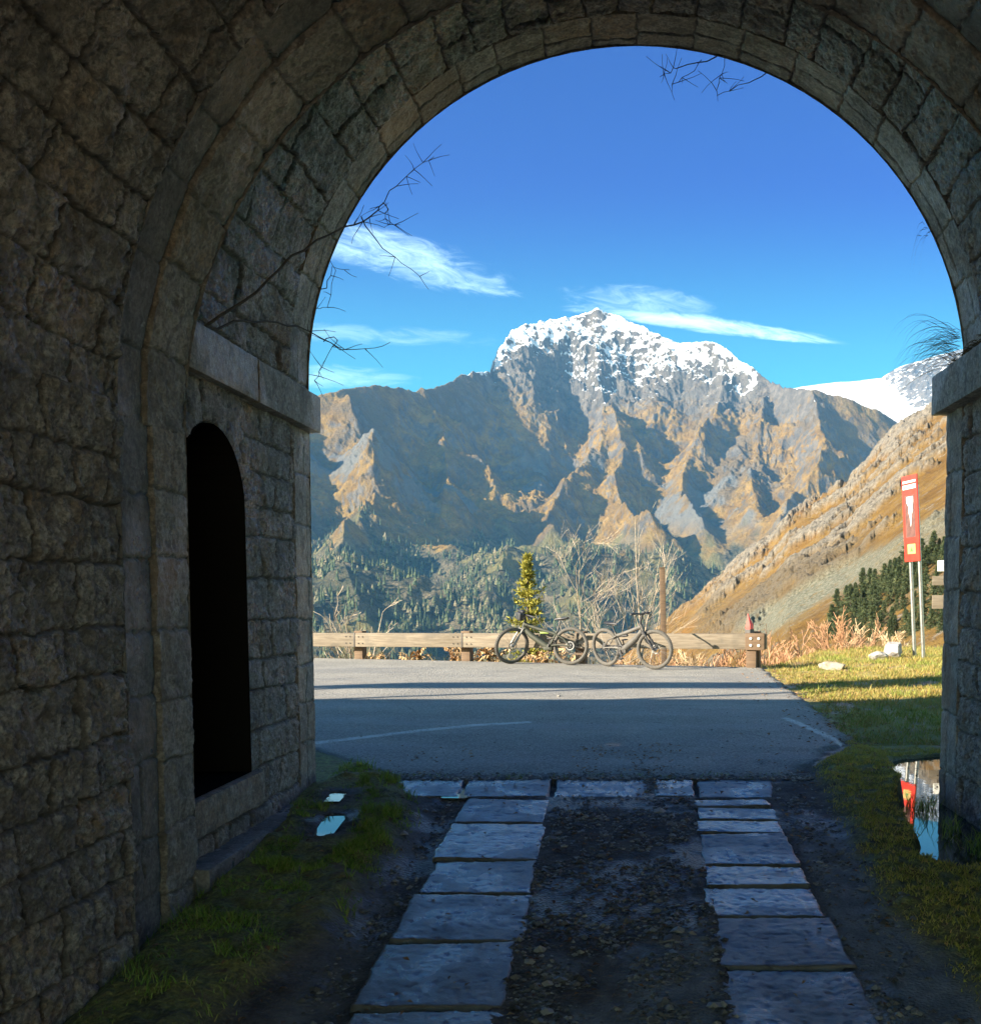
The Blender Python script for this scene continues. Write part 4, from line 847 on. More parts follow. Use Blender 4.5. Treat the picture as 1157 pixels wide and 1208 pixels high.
pebbles("gravel", x, y, np.full_like(x, 0.008), 0.005, M_grit, 24)

x, y = scatter(1500, -1.9, 1.3, 7.84, 8.02, 31, lambda x, y: sstep(fbm2(x / 0.2, y / 0.2, 3, 75), 0.0, 0.25))
tag(blades("grass", np.stack([x, y, np.full_like(x, -0.012)], -1), 0.045, 0.9, 0.006, M_grass, 32), kind='stuff')
x, y = scatter(9000, -2.0, 1.5, 7.8, 8.5, 33, lambda x, y: np.exp(-((y - 7.9) / 0.14) ** 2))
pebbles("gravel", x, y, np.full_like(x, 0.004), 0.009, M_grit, 34)
x, y = scatter(120, 1.75, 3.2, 5.7, 9.8, 35, lambda x, y: (seg_dist(x, y, PUD) > 0.02) * 0.6)
litter("fallen_leaves", x, y, np.full_like(x, WATER + 0.004), 0.022, M_leaf, 36)

# ------------------------------------------------------------------ timber guard rail
def timber_mat(name, a, b_, c):
    m, t, o = mat(name); g = t.n('ShaderNodeTexCoord').outputs['Object']
    gr = t.noise(t.vec('MULTIPLY', g, (1.5, 22, 22)), 1.6, 6, 0.65, 0.4); n2 = t.noise(g, 2.5, 4, 0.6)
    cc = t.mix(t.ss(gr, 0.35, 0.65), a, b_); cc = t.mix(t.ss(n2, 0.5, 0.7, 0.0, 0.7), cc, c)
    bp = t.n('ShaderNodeBump', None, Strength=0.5, Distance=0.006, Height=gr)
    b = t.n('ShaderNodeBsdfPrincipled', None, Base_Color=cc, Roughness=0.8, Normal=bp.outputs[0]); t.link(b.outputs[0], o.inputs[0]); return m
M_beam = timber_mat("weathered_beam", (0.125, 0.10, 0.068), (0.20, 0.165, 0.118), (0.105, 0.09, 0.068))
M_post = timber_mat("dark_post", (0.09, 0.055, 0.03), (0.14, 0.09, 0.05), (0.07, 0.05, 0.035))
M_steel = simple("galvanised_steel", (0.28, 0.28, 0.26), 0.45, 0.8, 0.15, 20, 0.05)
M_dark = simple("dark_iron", (0.06, 0.055, 0.05), 0.6, 0.3)
ANG = math.atan2(-0.30, 1.0)
rail = empty("guard_rail", (2.33, 19.27, 0), ANG, "long weathered timber guard rail along the road edge above the valley", "guard rail")
# local: x runs along the rail (negative = to the left), y away from the road
def rz_(x): return 0.010 * x              # the road falls a little to the left
posts = [-0.06, -3.55, -6.05, -8.55, -11.1, -13.6]
bnds = [0.20, -3.55, -6.05, -8.55, -11.1, -13.6, -16]
for i in range(len(bnds) - 1):
    b = MB(); x1, x0 = bnds[i] - 0.012, bnds[i + 1] + 0.012
    b.box((x0, -0.07, 0.355), (x1, 0.075, 0.645), 0.016)
    vs = [Vector((p.x, p.y, p.z + rz_(p.x))) for p in b.v]; b.v = vs
    b.build("beam", M_beam, rail)
for i, px in enumerate(posts):
    b = MB(); s = 0.10
    b.box((px - s, 0.078, -0.9), (px + s, 0.26, 0.685 + rz_(px)), 0.014); b.build("post", M_post, rail)
    if i:
        b = MB(); b.box((px - 0.016, -0.074, 0.35 + rz_(px)), (px + 0.016, -0.0, 0.65 + rz_(px)), 0.002); b.build("joint_plate", M_dark, rail)
        b = MB()
        for dx in (-0.20, -0.10, 0.10, 0.20):
            for dz in (0.43, 0.57):
                b = MB(); b.tube([(px + dx, -0.084, dz + rz_(px)), (px + dx, -0.068, dz + rz_(px))], 0.012, 8); b.build("bolt", M_dark, rail)
b = MB(); b.box((-0.20, -0.105, 0.34), (0.16, -0.072, 0.66), 0.01); b.box((-0.19, -0.068, -0.5), (-0.0, 0.074, 0.352), 0.012); b.build("end_block", M_post, rail)
M_bolt = simple("pale_bolts", (0.6, 0.56, 0.48), 0.5)
for dx in (-0.095, 0.055):
    for dz in (0.43, 0.56): b = MB(); b.tube([(dx, -0.122, dz), (dx, -0.103, dz)], 0.026, 10); b.build("bolt", M_bolt, rail)
# red marker standing on the rail end
M_red = simple("red_paint", (0.55, 0.035, 0.02), 0.45, 0.0, 0.12, 6, 0.05)
mk = empty("trail_marker", (2.20, 19.33, 0.646), 0.0, "small red pointed marker standing on top of the guard rail's end post", "marker")
b = MB(); b.tube([(0, 0, 0), (0, 0, 0.085)], [0.09, 0.085], 4); b.build("base_plate", M_dark, mk)
b = MB(); b.tube([(0, 0, 0.085), (0.0, 0, 0.17), (-0.012, 0, 0.25), (-0.03, 0, 0.36), (-0.035, 0, 0.375)], [0.075, 0.070, 0.036, 0.012, 0.003], 4); b.build("pointed_cap", M_red, mk)
# bare timber post behind the rail
pst = MB(); pst.box((-0.06, -0.06, -3.0), (0.06, 0.06, 1.90), 0.012); pst.box((-0.066, -0.066, 1.902), (0.066, 0.066, 1.925), 0.006)
o = pst.build("timber_post", M_post); o.location = (0.67, 22.0, 0.03); o.rotation_euler = (0, R(-1.2), 0)
tag(o, "tall square brown timber post standing behind the guard rail and the bikes", "post")

# ------------------------------------------------------------------ mountain bikes
M_tyre = simple("tyre_rubber", (0.075, 0.07, 0.06), 0.85, 0, 0.3, 30, 0.4, 120)
M_frameg = simple("grey_green_frame", (0.032, 0.036, 0.022), 0.6, 0.0, 0.2)
M_framel = simple("pale_grey_frame", (0.085, 0.08, 0.07), 0.55, 0.1, 0.2)
M_accent = simple("lime_accent", (0.16, 0.22, 0.03), 0.6)
M_black = simple("black_rubber", (0.022, 0.022, 0.024), 0.55)
M_alloy = simple("bare_alloy", (0.20, 0.20, 0.19), 0.45, 0.5)
M_fork = simple("fork_grey", (0.22, 0.21, 0.19), 0.5, 0.1)
def bike(label, loc, heading, lean, steer, mframe, mfork, saddle_h, bar_h, headlight, drop_tail):
    root = empty("mountain_bike", loc, heading, label, "bicycle", "mountain bikes parked against the guard rail")
    root.rotation_euler = (lean, 0, heading); root.rotation_mode = 'XYZ'
    rw, fw, rad = Vector((-0.445, 0, 0.37)), Vector((0.80, 0, 0.37)), 0.335
    hb, htp = Vector((0.575, 0, 0.70)), Vector((0.535, 0, 0.82)); ax = (htp - hb).normalized()
    ST = Matrix.Translation(hb) @ Matrix.Rotation(steer, 4, ax) @ Matrix.Translation(-hb)
    def wheel(c, M, fat):
        b = MB(); b.M = M
        b.tube([c + Vector((0, -0.055, 0)), c + Vector((0, 0.055, 0))], [0.028, 0.028], 10)
        for k in range(28):
            a = 2 * math.pi * k / 28; a2 = a + (0.42 if k % 2 else -0.42); s = 0.04 if k % 4 < 2 else -0.04
            b.tube([c + Vector((0.026 * math.cos(a), s, 0.026 * math.sin(a))), c + Vector((0.312 * math.cos(a2), 0, 0.312 * math.sin(a2)))], 0.0016, 4, caps=False)
        b.ring(c + Vector((0, 0.046, 0)), (0, 1, 0), 0.078, 0.010, 24, 6, sq=(1, 0.12))
        w_ = b.build("wheel", M_alloy, root)
        b = MB(); b.M = M; b.ring(c, (0, 1, 0), 0.316, 0.013, 48, 8, sq=(0.9, 1.15)); b.build("rim", M_black, w_)
        b = MB(); b.M = M; b.ring(c, (0, 1, 0), rad - 0.003, 0.036, 56, 10, sq=(1.0, 0.9))
        for k in range(56):                                         # tread knobs
            a = 2 * math.pi * k / 56
            for s in (-0.016, 0.004):
                rr = Matrix.Translation(c) @ Matrix.Rotation(-a, 4, 'Y') @ Matrix.Translation((rad + 0.029, s, 0)); b.box((-0.003, 0, -0.009), (0.006, 0.012, 0.009), M=rr)
        b.build("tyre", M_tyre, w_)
    wheel(rw, Matrix(), 1); wheel(fw, ST, 1)
    bb = Vector((0.0, 0, 0.345)); st = Vector((-0.16, 0, 0.66)); piv = Vector((-0.02, 0, 0.43))
    b = MB()
    b.tube([hb - ax * 0.01, htp], 0.030, 12)
    b.tube([hb + ax * 0.02 + Vector((-0.01, 0, 0)), Vector((0.40, 0, 0.575)), Vector((0.10, 0, 0.385)), bb + Vector((0.02, 0, 0))], [0.050, 0.060, 0.066, 0.058], 12)
    b.tube([htp - ax * 0.03, Vector((0.25, 0, 0.70)), Vector((-0.12, 0, 0.60))], [0.040, 0.038, 0.032], 10)
    b.tube([bb, Vector((-0.06, 0, 0.47)), st], [0.034, 0.026, 0.022], 10)
    b.tube([bb + Vector((0, -0.06, 0)), bb + Vector((0, 0.06, 0))], 0.045, 14)
    b.box((-0.075, -0.055, 0.275), (0.12, 0.055, 0.40), 0.03)
    b.build("frame", mframe, root)
    b = MB()
    for s in (-0.065, 0.065):
        b.tube([piv + Vector((0, s * 0.6, -0.06)), Vector((-0.2, s, 0.385)), rw + Vector((0, s, 0))], [0.018, 0.015, 0.014], 8)
        b.tube([rw + Vector((0, s, 0)), Vector((-0.30, s, 0.52)), Vector((-0.10, s * 0.6, 0.60))], [0.012, 0.013, 0.014], 8)
    b.build("swingarm", mframe, root)
    b = MB(); b.tube([Vector((-0.09, 0, 0.585)), Vector((0.05, 0, 0.60))], 0.013, 8); b.tube([Vector((0.03, 0, 0.60)), Vector((0.16, 0, 0.615))], 0.023, 10); b.build("shock", M_black, root)
    b = MB(); b.tube([st - Vector((0.0, 0, 0.01)), Vector((-0.215, 0, saddle_h - 0.05))], 0.0155, 8); b.build("seatpost", M_black, root)
    b = MB(); sh = saddle_h
    prof = [(-0.15, 0.070, 0.012), (-0.11, 0.074, 0.004), (-0.04, 0.055, -0.004), (0.03, 0.026, -0.006), (0.09, 0.020, -0.012), (0.125, 0.010, -0.022)]
    vs = []; fs = []
    for (dx, hw, dz) in prof:
        for k in range(10):
            a = 2 * math.pi * k / 10; vs.append((-0.225 + dx + 0.0, hw * math.cos(a), sh + dz + 0.020 * math.sin(a) + (0.008 if math.sin(a) > 0 else 0)))
    n = len(prof)
    for i in range(n - 1):
        for k in range(10): fs.append((i * 10 + k, i * 10 + (k + 1) % 10, (i + 1) * 10 + (k + 1) % 10, (i + 1) * 10 + k))
    fs += [tuple(range(10)), tuple((n - 1) * 10 + k for k in range(10))[::-1]]
    b.add(vs, fs); b.tube([(-0.31, 0.02, sh - 0.035), (-0.18, 0.02, sh - 0.03)], 0.004, 6); b.tube([(-0.31, -0.02, sh - 0.035), (-0.18, -0.02, sh - 0.03)], 0.004, 6); b.build("saddle", M_black, root)
    # front end turns with the steering
    b = MB(); b.M = ST; off = Vector((0.045, 0, 0))
    b.tube([hb - ax * 0.005 + Vector((0.02, -0.075, -0.02)), hb - ax * 0.005 + Vector((0.02, 0.075, -0.02))], 0.026, 10)
    for s in (-0.068, 0.068):
        top = hb + Vector((0.02, s, 0.02)); mid_ = top + (fw + Vector((0, s, 0)) - top) * 0.5
        b.tube([top, mid_], 0.018, 10); b.tube([mid_, fw + Vector((0, s, 0))], [0.027, 0.022], 10)
    b.ring(fw + Vector((0, 0, 0)) + Vector((0, 0, 0.0)), (0, 1, 0), 0.0, 0.02, 3, 3) if False else None
    b.build("fork", mfork, root)
    sp = htp + ax * 0.05; bt = Vector((sp.x + 0.05, 0, bar_h))
    b = MB(); b.M = ST; b.tube([htp, sp, bt], [0.022, 0.024, 0.022], 10)
    b.tube([bt + Vector((-0.05, -0.38, 0.012)), bt + Vector((-0.015, -0.16, 0.014)), bt + Vector((0.005, -0.05, 0)), bt + Vector((0.005, 0.05, 0)), bt + Vector((-0.015, 0.16, 0.014)), bt + Vector((-0.05, 0.38, 0.012))], 0.0135, 10)
    hbar = b.build("handlebar", M_black, root)
    for s in (-1, 1):
        b = MB(); b.M = ST; b.tube([bt + Vector((-0.036, s * 0.25, 0.013)), bt + Vector((-0.051, s * 0.39, 0.012))], 0.019, 10); b.build("grip", M_black, hbar)
        b = MB(); b.M = ST; b.tube([bt + Vector((-0.02, s * 0.20, 0.01)), bt + Vector((0.03, s * 0.24, -0.015)), bt + Vector((0.02, s * 0.34, -0.03))], 0.006, 6); b.tube([bt + Vector((-0.02, s * 0.20, 0.01)), bt + Vector((0.06, s * 0.16, -0.02)), bt + Vector((0.07, s * 0.06, -0.12)), hb + Vector((0.05, s * 0.07, -0.05))], 0.004, 5); b.build("brake_lever", M_black, hbar)
    if headlight:
        b = MB(); b.M = ST; b.box((bt.x + 0.03, -0.10, bt.z - 0.11), (bt.x + 0.13, 0.10, bt.z + 0.05), 0.03); b.box((bt.x - 0.01, -0.07, bt.z + 0.03), (bt.x + 0.06, 0.07, bt.z + 0.08), 0.015); b.build("handlebar_bag", M_black, root)
    else:
        b = MB(); b.M = ST; b.box((bt.x + 0.0, -0.03, bt.z + 0.014), (bt.x + 0.05, 0.03, bt.z + 0.05), 0.008); b.build("bike_computer", M_black, root)
    # drive train
    b = MB(); b.ring(bb + Vector((0, -0.055, 0)), (0, 1, 0), 0.078, 0.012, 32, 6, sq=(1, 0.3))
    for k in range(5):
        a = 2 * math.pi * k / 5; b.tube([bb + Vector((0, -0.055, 0)), bb + Vector((0.075 * math.cos(a), -0.055, 0.075 * math.sin(a)))], 0.006, 5)
    b.build("chainring", M_black, root)
    for s, a in ((-1, -1.2), (1, -1.2 + math.pi)):
        b = MB(); e = bb + Vector((0.17 * math.cos(a), s * 0.085, 0.17 * math.sin(a))); b.tube([bb + Vector((0, s * 0.07, 0)), e], [0.016, 0.011], 8); ck = b.build("crank", M_black, root)
        b = MB(); b.box((e.x - 0.045, min(e.y, e.y + s * 0.1), e.z - 0.009), (e.x + 0.045, max(e.y, e.y + s * 0.1), e.z + 0.009), 0.006); b.build("pedal", M_black, ck)
    b = MB()
    for k in range(5): b.ring(rw + Vector((0, -0.025 - 0.006 * k, 0)), (0, 1, 0), 0.075 - 0.011 * k, 0.006, 24, 5, sq=(1, 0.35))
    b.tube([rw + Vector((0.02, -0.06, -0.06)), rw + Vector((0.05, -0.06, -0.15))], 0.012, 6); b.build("cassette", M_black, root)
    b = MB(); b.tube([bb + Vector((0, -0.055, 0.08)), rw + Vector((0, -0.04, 0.05))], 0.005, 4); b.tube([bb + Vector((0, -0.055, -0.08)), rw + Vector((0.05, -0.06, -0.15))], 0.005, 4); b.build("chain", M_black, root)
    if drop_tail:
        b = MB(); b.box((0.02, -0.028, 0.60), (0.20, 0.028, 0.64), 0.01); b.build("lime_shock_guard", M_accent, root)
    return root
# left bike points left with its front wheel turned, the right bike points right and slightly towards the tunnel
bike("grey-green mountain bike with a dark handlebar bag, pointing left beside the small conifer", (-1.64, 20.06, 0.008), R(180 + ( -17)), R(5), R(52), M_frameg, M_fork, 0.90, 0.99, True, True)
bike("pale-framed mountain bike with low saddle, pointing right under the tall timber post", (-0.16, 19.32, 0.008), R(-44), R(7), R(18), M_framel, M_black, 0.83, 1.02, False, False)

# ------------------------------------------------------------------ red sign totem and way-mark post
M_white = simple("white_paint", (0.78, 0.76, 0.70), 0.5, 0, 0.08, 6, 0.05)
M_pale = simple("pale_print", (0.62, 0.58, 0.50), 0.6, 0, 0.2, 9, 0.02)
M_grey = simple("grey_print", (0.22, 0.20, 0.18), 0.6, 0, 0.3, 7, 0.02)
M_yel = simple("yellow_print", (0.50, 0.36, 0.12), 0.6, 0, 0.1, 6, 0.02)
M_green = simple("green_print", (0.10, 0.24, 0.06), 0.6)
sg = empty("sign_totem", (5.60, 20.2, 0.10), R(-64), "tall narrow red information sign on two pale metal legs, beyond the right verge", "sign")
sg.matrix_world = Matrix.Translation((5.62, 20.2, 0.10)) @ Matrix.Rotation(R(-3.4), 4, 'Y') @ Matrix.Rotation(R(-76), 4, 'Z')
# local: x across the panel, -y is the face; panel 0.56 wide
for x in (-0.17, 0.17):
    b = MB(); b.tube([(x, 0.03, -0.4), (x, 0.03, 3.4)], 0.037, 12); b.build("leg", M_steel, sg)
b = MB(); b.box((-0.29, -0.035, 1.93), (0.29, -0.008, 3.60), 0.006); b.build("panel", M_red, sg)
b = MB(); b.box((-0.25, -0.0385, 3.46), (0.25, -0.036, 3.50)); b.box((-0.25, -0.0385, 3.34), (0.25, -0.036, 3.42)); b.build("title_strip", M_white, sg, smooth=False)
b = MB()
rr_ = random.Random(4); xx = -0.22
b.box((-0.23, -0.0405, 3.355), (-0.03, -0.039, 3.405)); b.build("title_band", M_grey, sg, smooth=False)
b = MB(); b.box((-0.19, -0.0385, 2.40), (0.19, -0.036, 3.22)); b.build("picture", simple("dark_print", (0.11, 0.05, 0.04), 0.6), sg, smooth=False)
b = MB(); pts = [(-0.12, 3.19), (0.13, 3.19), (0.13, 3.08), (0.09, 3.0), (0.11, 2.93), (0.06, 2.84), (0.05, 2.74), (0.01, 2.60), (-0.01, 2.78), (-0.06, 2.90), (-0.05, 3.0), (-0.12, 3.08)]
b.add([(x, -0.0405, z) for x, z in pts] + [(x, -0.039, z) for x, z in pts], [tuple(range(len(pts)))[::-1]] + [(i, (i + 1) % len(pts), len(pts) + (i + 1) % len(pts), len(pts) + i) for i in range(len(pts))]); b.build("valley_map", M_white, sg, smooth=False)
b = MB(); b.box((-0.15, -0.0385, 2.08), (0.15, -0.036, 2.27)); b.build("badge", M_yel, sg, smooth=False)
b = MB(); b.add([(-0.07, -0.0405, 2.12), (0.07, -0.0405, 2.12), (0.0, -0.0405, 2.22), (-0.07, -0.039, 2.12), (0.07, -0.039, 2.12), (0.0, -0.039, 2.22)], [(0, 1, 2), (3, 5, 4), (0, 3, 4, 1), (1, 4, 5, 2), (2, 5, 3, 0)]); b.build("badge_mark", M_green, sg, smooth=False)
wp = empty("trail_signpost", (5.86, 19.0, 0.1), R(0), "way-mark post with one white and two plain wooden boards beside the right tunnel edge", "signpost")
b = MB(); b.tube([(0.05, 0.06, -0.4), (0.05, 0.06, 2.05)], 0.04, 12); b.build("post", M_post, wp)
b = MB(); b.box((-0.24, -0.012, 1.71), (0.22, 0.012, 1.91), 0.005); b.build("white_board", M_white, wp)
b = MB(); b.box((-0.33, -0.012, 1.45), (0.25, 0.012, 1.62), 0.005); b.build("wooden_board", M_beam, wp)
b = MB(); b.box((-0.33, -0.012, 1.02), (0.25, 0.012, 1.27), 0.005); b.build("wooden_board", M_beam, wp)

# ------------------------------------------------------------------ rocks on the verge
def rock_mat(name, a, b_):
    return simple(name, tuple((p + q) / 2 for p, q in zip(a, b_)), 0.85, 0, 0.5, 5, 0.6, 30)
M_rockw = rock_mat("pale_rock", (0.16, 0.155, 0.145), (0.40, 0.385, 0.36))
def rock(name, loc, size, seed, label, mt):
    bm = bmesh.new(); bmesh.ops.create_icosphere(bm, subdivisions=5, radius=1.0)
    V = np.array([v.co for v in bm.verts]); r_ = np.random.RandomState(seed)
    for k in range(14):                                           # facets cut by planes
        n = r_.normal(size=3); n /= np.linalg.norm(n); h = r_.uniform(0.55, 0.85); s = V @ n - h; V = V - np.outer(np.maximum(s, 0) * 0.92, n)
    f = fbm3(V[:, 0] * 2.5 + seed, V[:, 1] * 2.5, V[:, 2] * 2.5, 5, seed, 0.6); V = V * (1 + 0.14 * f)[:, None] * np.array(size)
    for v, p in zip(bm.verts, V): v.co = p
    me = bpy.data.meshes.new(name); bm.to_mesh(me); bm.free(); me.materials.append(mt); me.polygons.foreach_set('use_smooth', [True] * len(me.polygons))
    o = bpy.data.objects.new(name, me); COL.objects.link(o); o.location = loc; o.rotation_euler = (0, 0, seed); return tag(o, label, "rock")
rock("rock", (5.18, 20.3, 0.26), (0.27, 0.20, 0.20), 5, "larger pale jagged rock at the foot of the red sign", M_rockw)
rock("rock", (4.82, 20.15, 0.16), (0.20, 0.15, 0.11), 9, "smaller pale rock leaning on the left of the jagged rock by the red sign", M_rockw)
rock("rock", (3.62, 18.5, 0.08), (0.33, 0.22, 0.12), 12, "flat pale rock lying in the grass near the guard rail's end", rock_mat("warm_rock", (0.20, 0.17, 0.12), (0.34, 0.30, 0.22)))

# ------------------------------------------------------------------ bare branches, shrubs and trees
def bark_mat(name, a, b_):
    return simple(name, tuple((p + q) / 2 for p, q in zip(a, b_)), 0.85, 0, 0.35, 14, 0.4, 60)
M_pbark = bark_mat("pale_bark", (0.28, 0.22, 0.155), (0.42, 0.345, 0.255))
M_dbark = bark_mat("dark_twig", (0.05, 0.04, 0.032), (0.09, 0.07, 0.055))
M_rtwig = bark_mat("reddish_twig", (0.30, 0.15, 0.075), (0.42, 0.24, 0.13))
M_ttwig = bark_mat("tan_twig", (0.40, 0.28, 0.16), (0.52, 0.38, 0.22))
def grow(b, rng, p, d, length, rad, depth, sides, spread, up, kids, droop=0.0, minr=0.003):
    k = 5 if depth > 0 else 3; pts = [Vector(p)]; dd = Vector(d).normalized()
    for i in range(k):
        dd = (dd + Vector((rng.gauss(0, .13), rng.gauss(0, .13), rng.gauss(0, .09) + up * 0.08 - droop * 0.1))).normalized(); pts.append(pts[-1] + dd * length / k)
    b.tube(pts, [max(minr, rad * (1 - 0.75 * i / k)) for i in range(k + 1)], sides, caps=False)
    if depth <= 0: return
    for i in range(kids):
        t = rng.uniform(0.3, 1.0); q = pts[min(k, int(t * k))]; a = rng.uniform(0, 2 * math.pi); sp = rng.uniform(0.5, 1.0) * spread
        e1 = dd.orthogonal().normalized(); e2 = dd.cross(e1); nd = dd * math.cos(sp) + (e1 * math.cos(a) + e2 * math.sin(a)) * math.sin(sp)
        grow(b, rng, q, nd + Vector((0, 0, up * 0.25)), length * rng.uniform(0.45, 0.72), max(minr, rad * (1 - 0.7 * t) * 0.7), depth - 1, max(3, sides - 1), spread, up, max(2, kids - 1), droop, minr)
def woody(name, loc, seed, stems, length, rad, depth, spread, up, kids, mt, label, cat, group=None, mt2=None, minr=0.004, lean=(0, 0), fan=0.4):
    """a bare tree or shrub: thick stems are one part, the thinner growth another"""
    rng = random.Random(seed); root = empty(name, loc, 0, label, cat, group); tb = MB(); bb_ = MB()
    for s in range(stems):
        a = rng.uniform(0, 6.28); d = Vector((lean[0] + fan * math.cos(a) * (stems > 1), lean[1] + fan * math.sin(a) * (stems > 1), 1.0)).normalized(); L = length * rng.uniform(0.75, 1.0)
        pts = [Vector((0.06 * math.cos(a), 0.06 * math.sin(a), -0.2))]; k = 8; dd = d
        for i in range(k):
            dd = (dd + Vector((rng.gauss(0, .06), rng.gauss(0, .06), 0.03))).normalized(); pts.append(pts[-1] + dd * L / k)
        rr = [max(minr, rad * (1 - 0.85 * i / k)) for i in range(k + 1)]; tb.tube(pts, rr, 7)
        for i in range(kids * 2):
            t = 0.25 + 0.73 * (i + rng.random()) / (kids * 2); q = pts[min(k, int(t * k + 0.5))]; an = rng.uniform(0, 6.28); sp = spread * rng.uniform(0.6, 1.1)
            e1 = dd.orthogonal().normalized(); e2 = dd.cross(e1); nd = dd * math.cos(sp) + (e1 * math.cos(an) + e2 * math.sin(an)) * math.sin(sp)
            grow(bb_, rng, q, nd, L * (1.05 - 0.75 * t) * rng.uniform(0.35, 0.6), max(minr, rad * (1 - 0.8 * t) * 0.55), depth, 4, spread, up, kids, 0, minr)
    tb.build("trunk", mt, root); bb_.build("branches", mt2 or mt, root); return root
hz_ = lambda x, y: float(hill_z(x, y))
woody("birch_tree", (-1.0, 25.5, -2.6), 5, 2, 5.6, 0.036, 2, 0.75, 0.5, 6, M_pbark, "bushy pale bare tree with spreading twigs behind the gap between the bikes", "tree", None, M_pbark, 0.0028, (0.0, 0), 0.26)
woody("birch_tree", (0.16, 25.8, -2.6), 14, 3, 6.6, 0.034, 1, 0.30, 1.0, 3, M_pbark, "tall bare sapling with upright pale shoots left of the timber post", "tree", None, M_pbark, 0.0032, (0.02, 0), 0.11)
woody("bare_shrub", (-6.55, 24.2, -1.5), 21, 4, 3.0, 0.04, 1, 0.6, 0.5, 3, M_pbark, "pale bare shrub behind the far left end of the guard rail", "shrub", None, M_pbark, 0.006, (0, 0), 0.4)
M_brush = M_rtwig
BR = [(1.15, 22.6, 1.9), (1.75, 23.2, 2.1), (2.35, 22.6, 2.2), (2.9, 23.4, 2.1), (3.35, 22.4, 1.7), (4.15, 23.9, 1.8), (4.75, 24.2, 1.9), (5.35, 24.1, 2.1), (0.35, 22.9, 1.6), (-0.45, 22.6, 1.5), (-1.7, 22.6, 1.5), (3.8, 25.4, 2.4), (5.0, 23.7, 1.7)]
protos = [woody("bare_shrub", (0, 0, 0), 40 + k, 9, 1.0, 0.012, 1, 0.55, 0.4, 4, (M_rtwig, M_ttwig, M_rtwig)[k], None, None, None, None, 0.0035, (0, 0), 0.55) for k in range(3)]
for i, (x, y, h) in enumerate(BR):
    o = protos[i] if i < 3 else copy_tree(protos[i % 3])
    z0 = min(-0.15, max(-1.3, hz_(x, y))); o.location = (x, y, z0); o.rotation_euler = (0, 0, i * 1.7); o.scale = (h * 1.0, h * 1.0, h * 0.92)
    tag(o, "leafless reddish brown shrub in the thicket beyond the rail", "shrub", "bare brown shrubs beyond the road edge")
# curled dead fern heads left of the small conifer
def fern(loc, seed, h):
    rng = random.Random(seed); b = MB(); st_ = MB(); root = empty("dead_fern", loc, 0, "curled tan dead fern rising behind the rail left of the conifer", "plant", "dead ferns behind the rail")
    for s in range(9):
        a = rng.uniform(0, 6.28); pts = []; H = h * rng.uniform(0.6, 1.0); w_ = rng.uniform(.12, .35)
        for i in range(9):
            t = i / 8; pts.append(Vector((math.cos(a) * w_ * t * t * (1.6 - 0.3 * t), math.sin(a) * w_ * t * t, H * (t * 1.25 - 0.45 * t ** 3))))
        st_.tube(pts, [0.008 * (1 - 0.7 * i / 8) for i in range(9)], 4, caps=False)
        for i in range(3, 9):
            for sd in (-1, 1):
                q = pts[i]; L = 0.16 * (1.15 - i / 10); e = Vector((-math.sin(a) * sd * L, math.cos(a) * sd * L, -0.05 - rng.random() * 0.05)); n_ = Vector((math.cos(a) * .03, math.sin(a) * .03, 0.012))
                b.add([q - n_, q + n_, q + e * 0.6 + n_ * 0.9 + Vector((0, 0, .02)), q + e, q + e * 0.6 - n_ * 0.9], [(0, 1, 2, 3, 4)])
    b.build("fronds", M_straw2, root, smooth=False); st_.build("stalks", M_ttwig, root); return root
M_straw2 = simple("dead_frond", (0.42, 0.26, 0.12), 0.85, 0, 0.35, 6)
for i, (x, y, h) in enumerate([(-3.95, 22.9, 1.35), (-3.5, 22.7, 1.1), (-3.1, 22.7, 1.35), (-2.0, 22.4, 1.0), (-1.45, 22.3, 1.05), (-4.9, 23.0, 0.9), (-5.9, 23.3, 0.85)]): fern((x, y, -0.55), 60 + i, h)

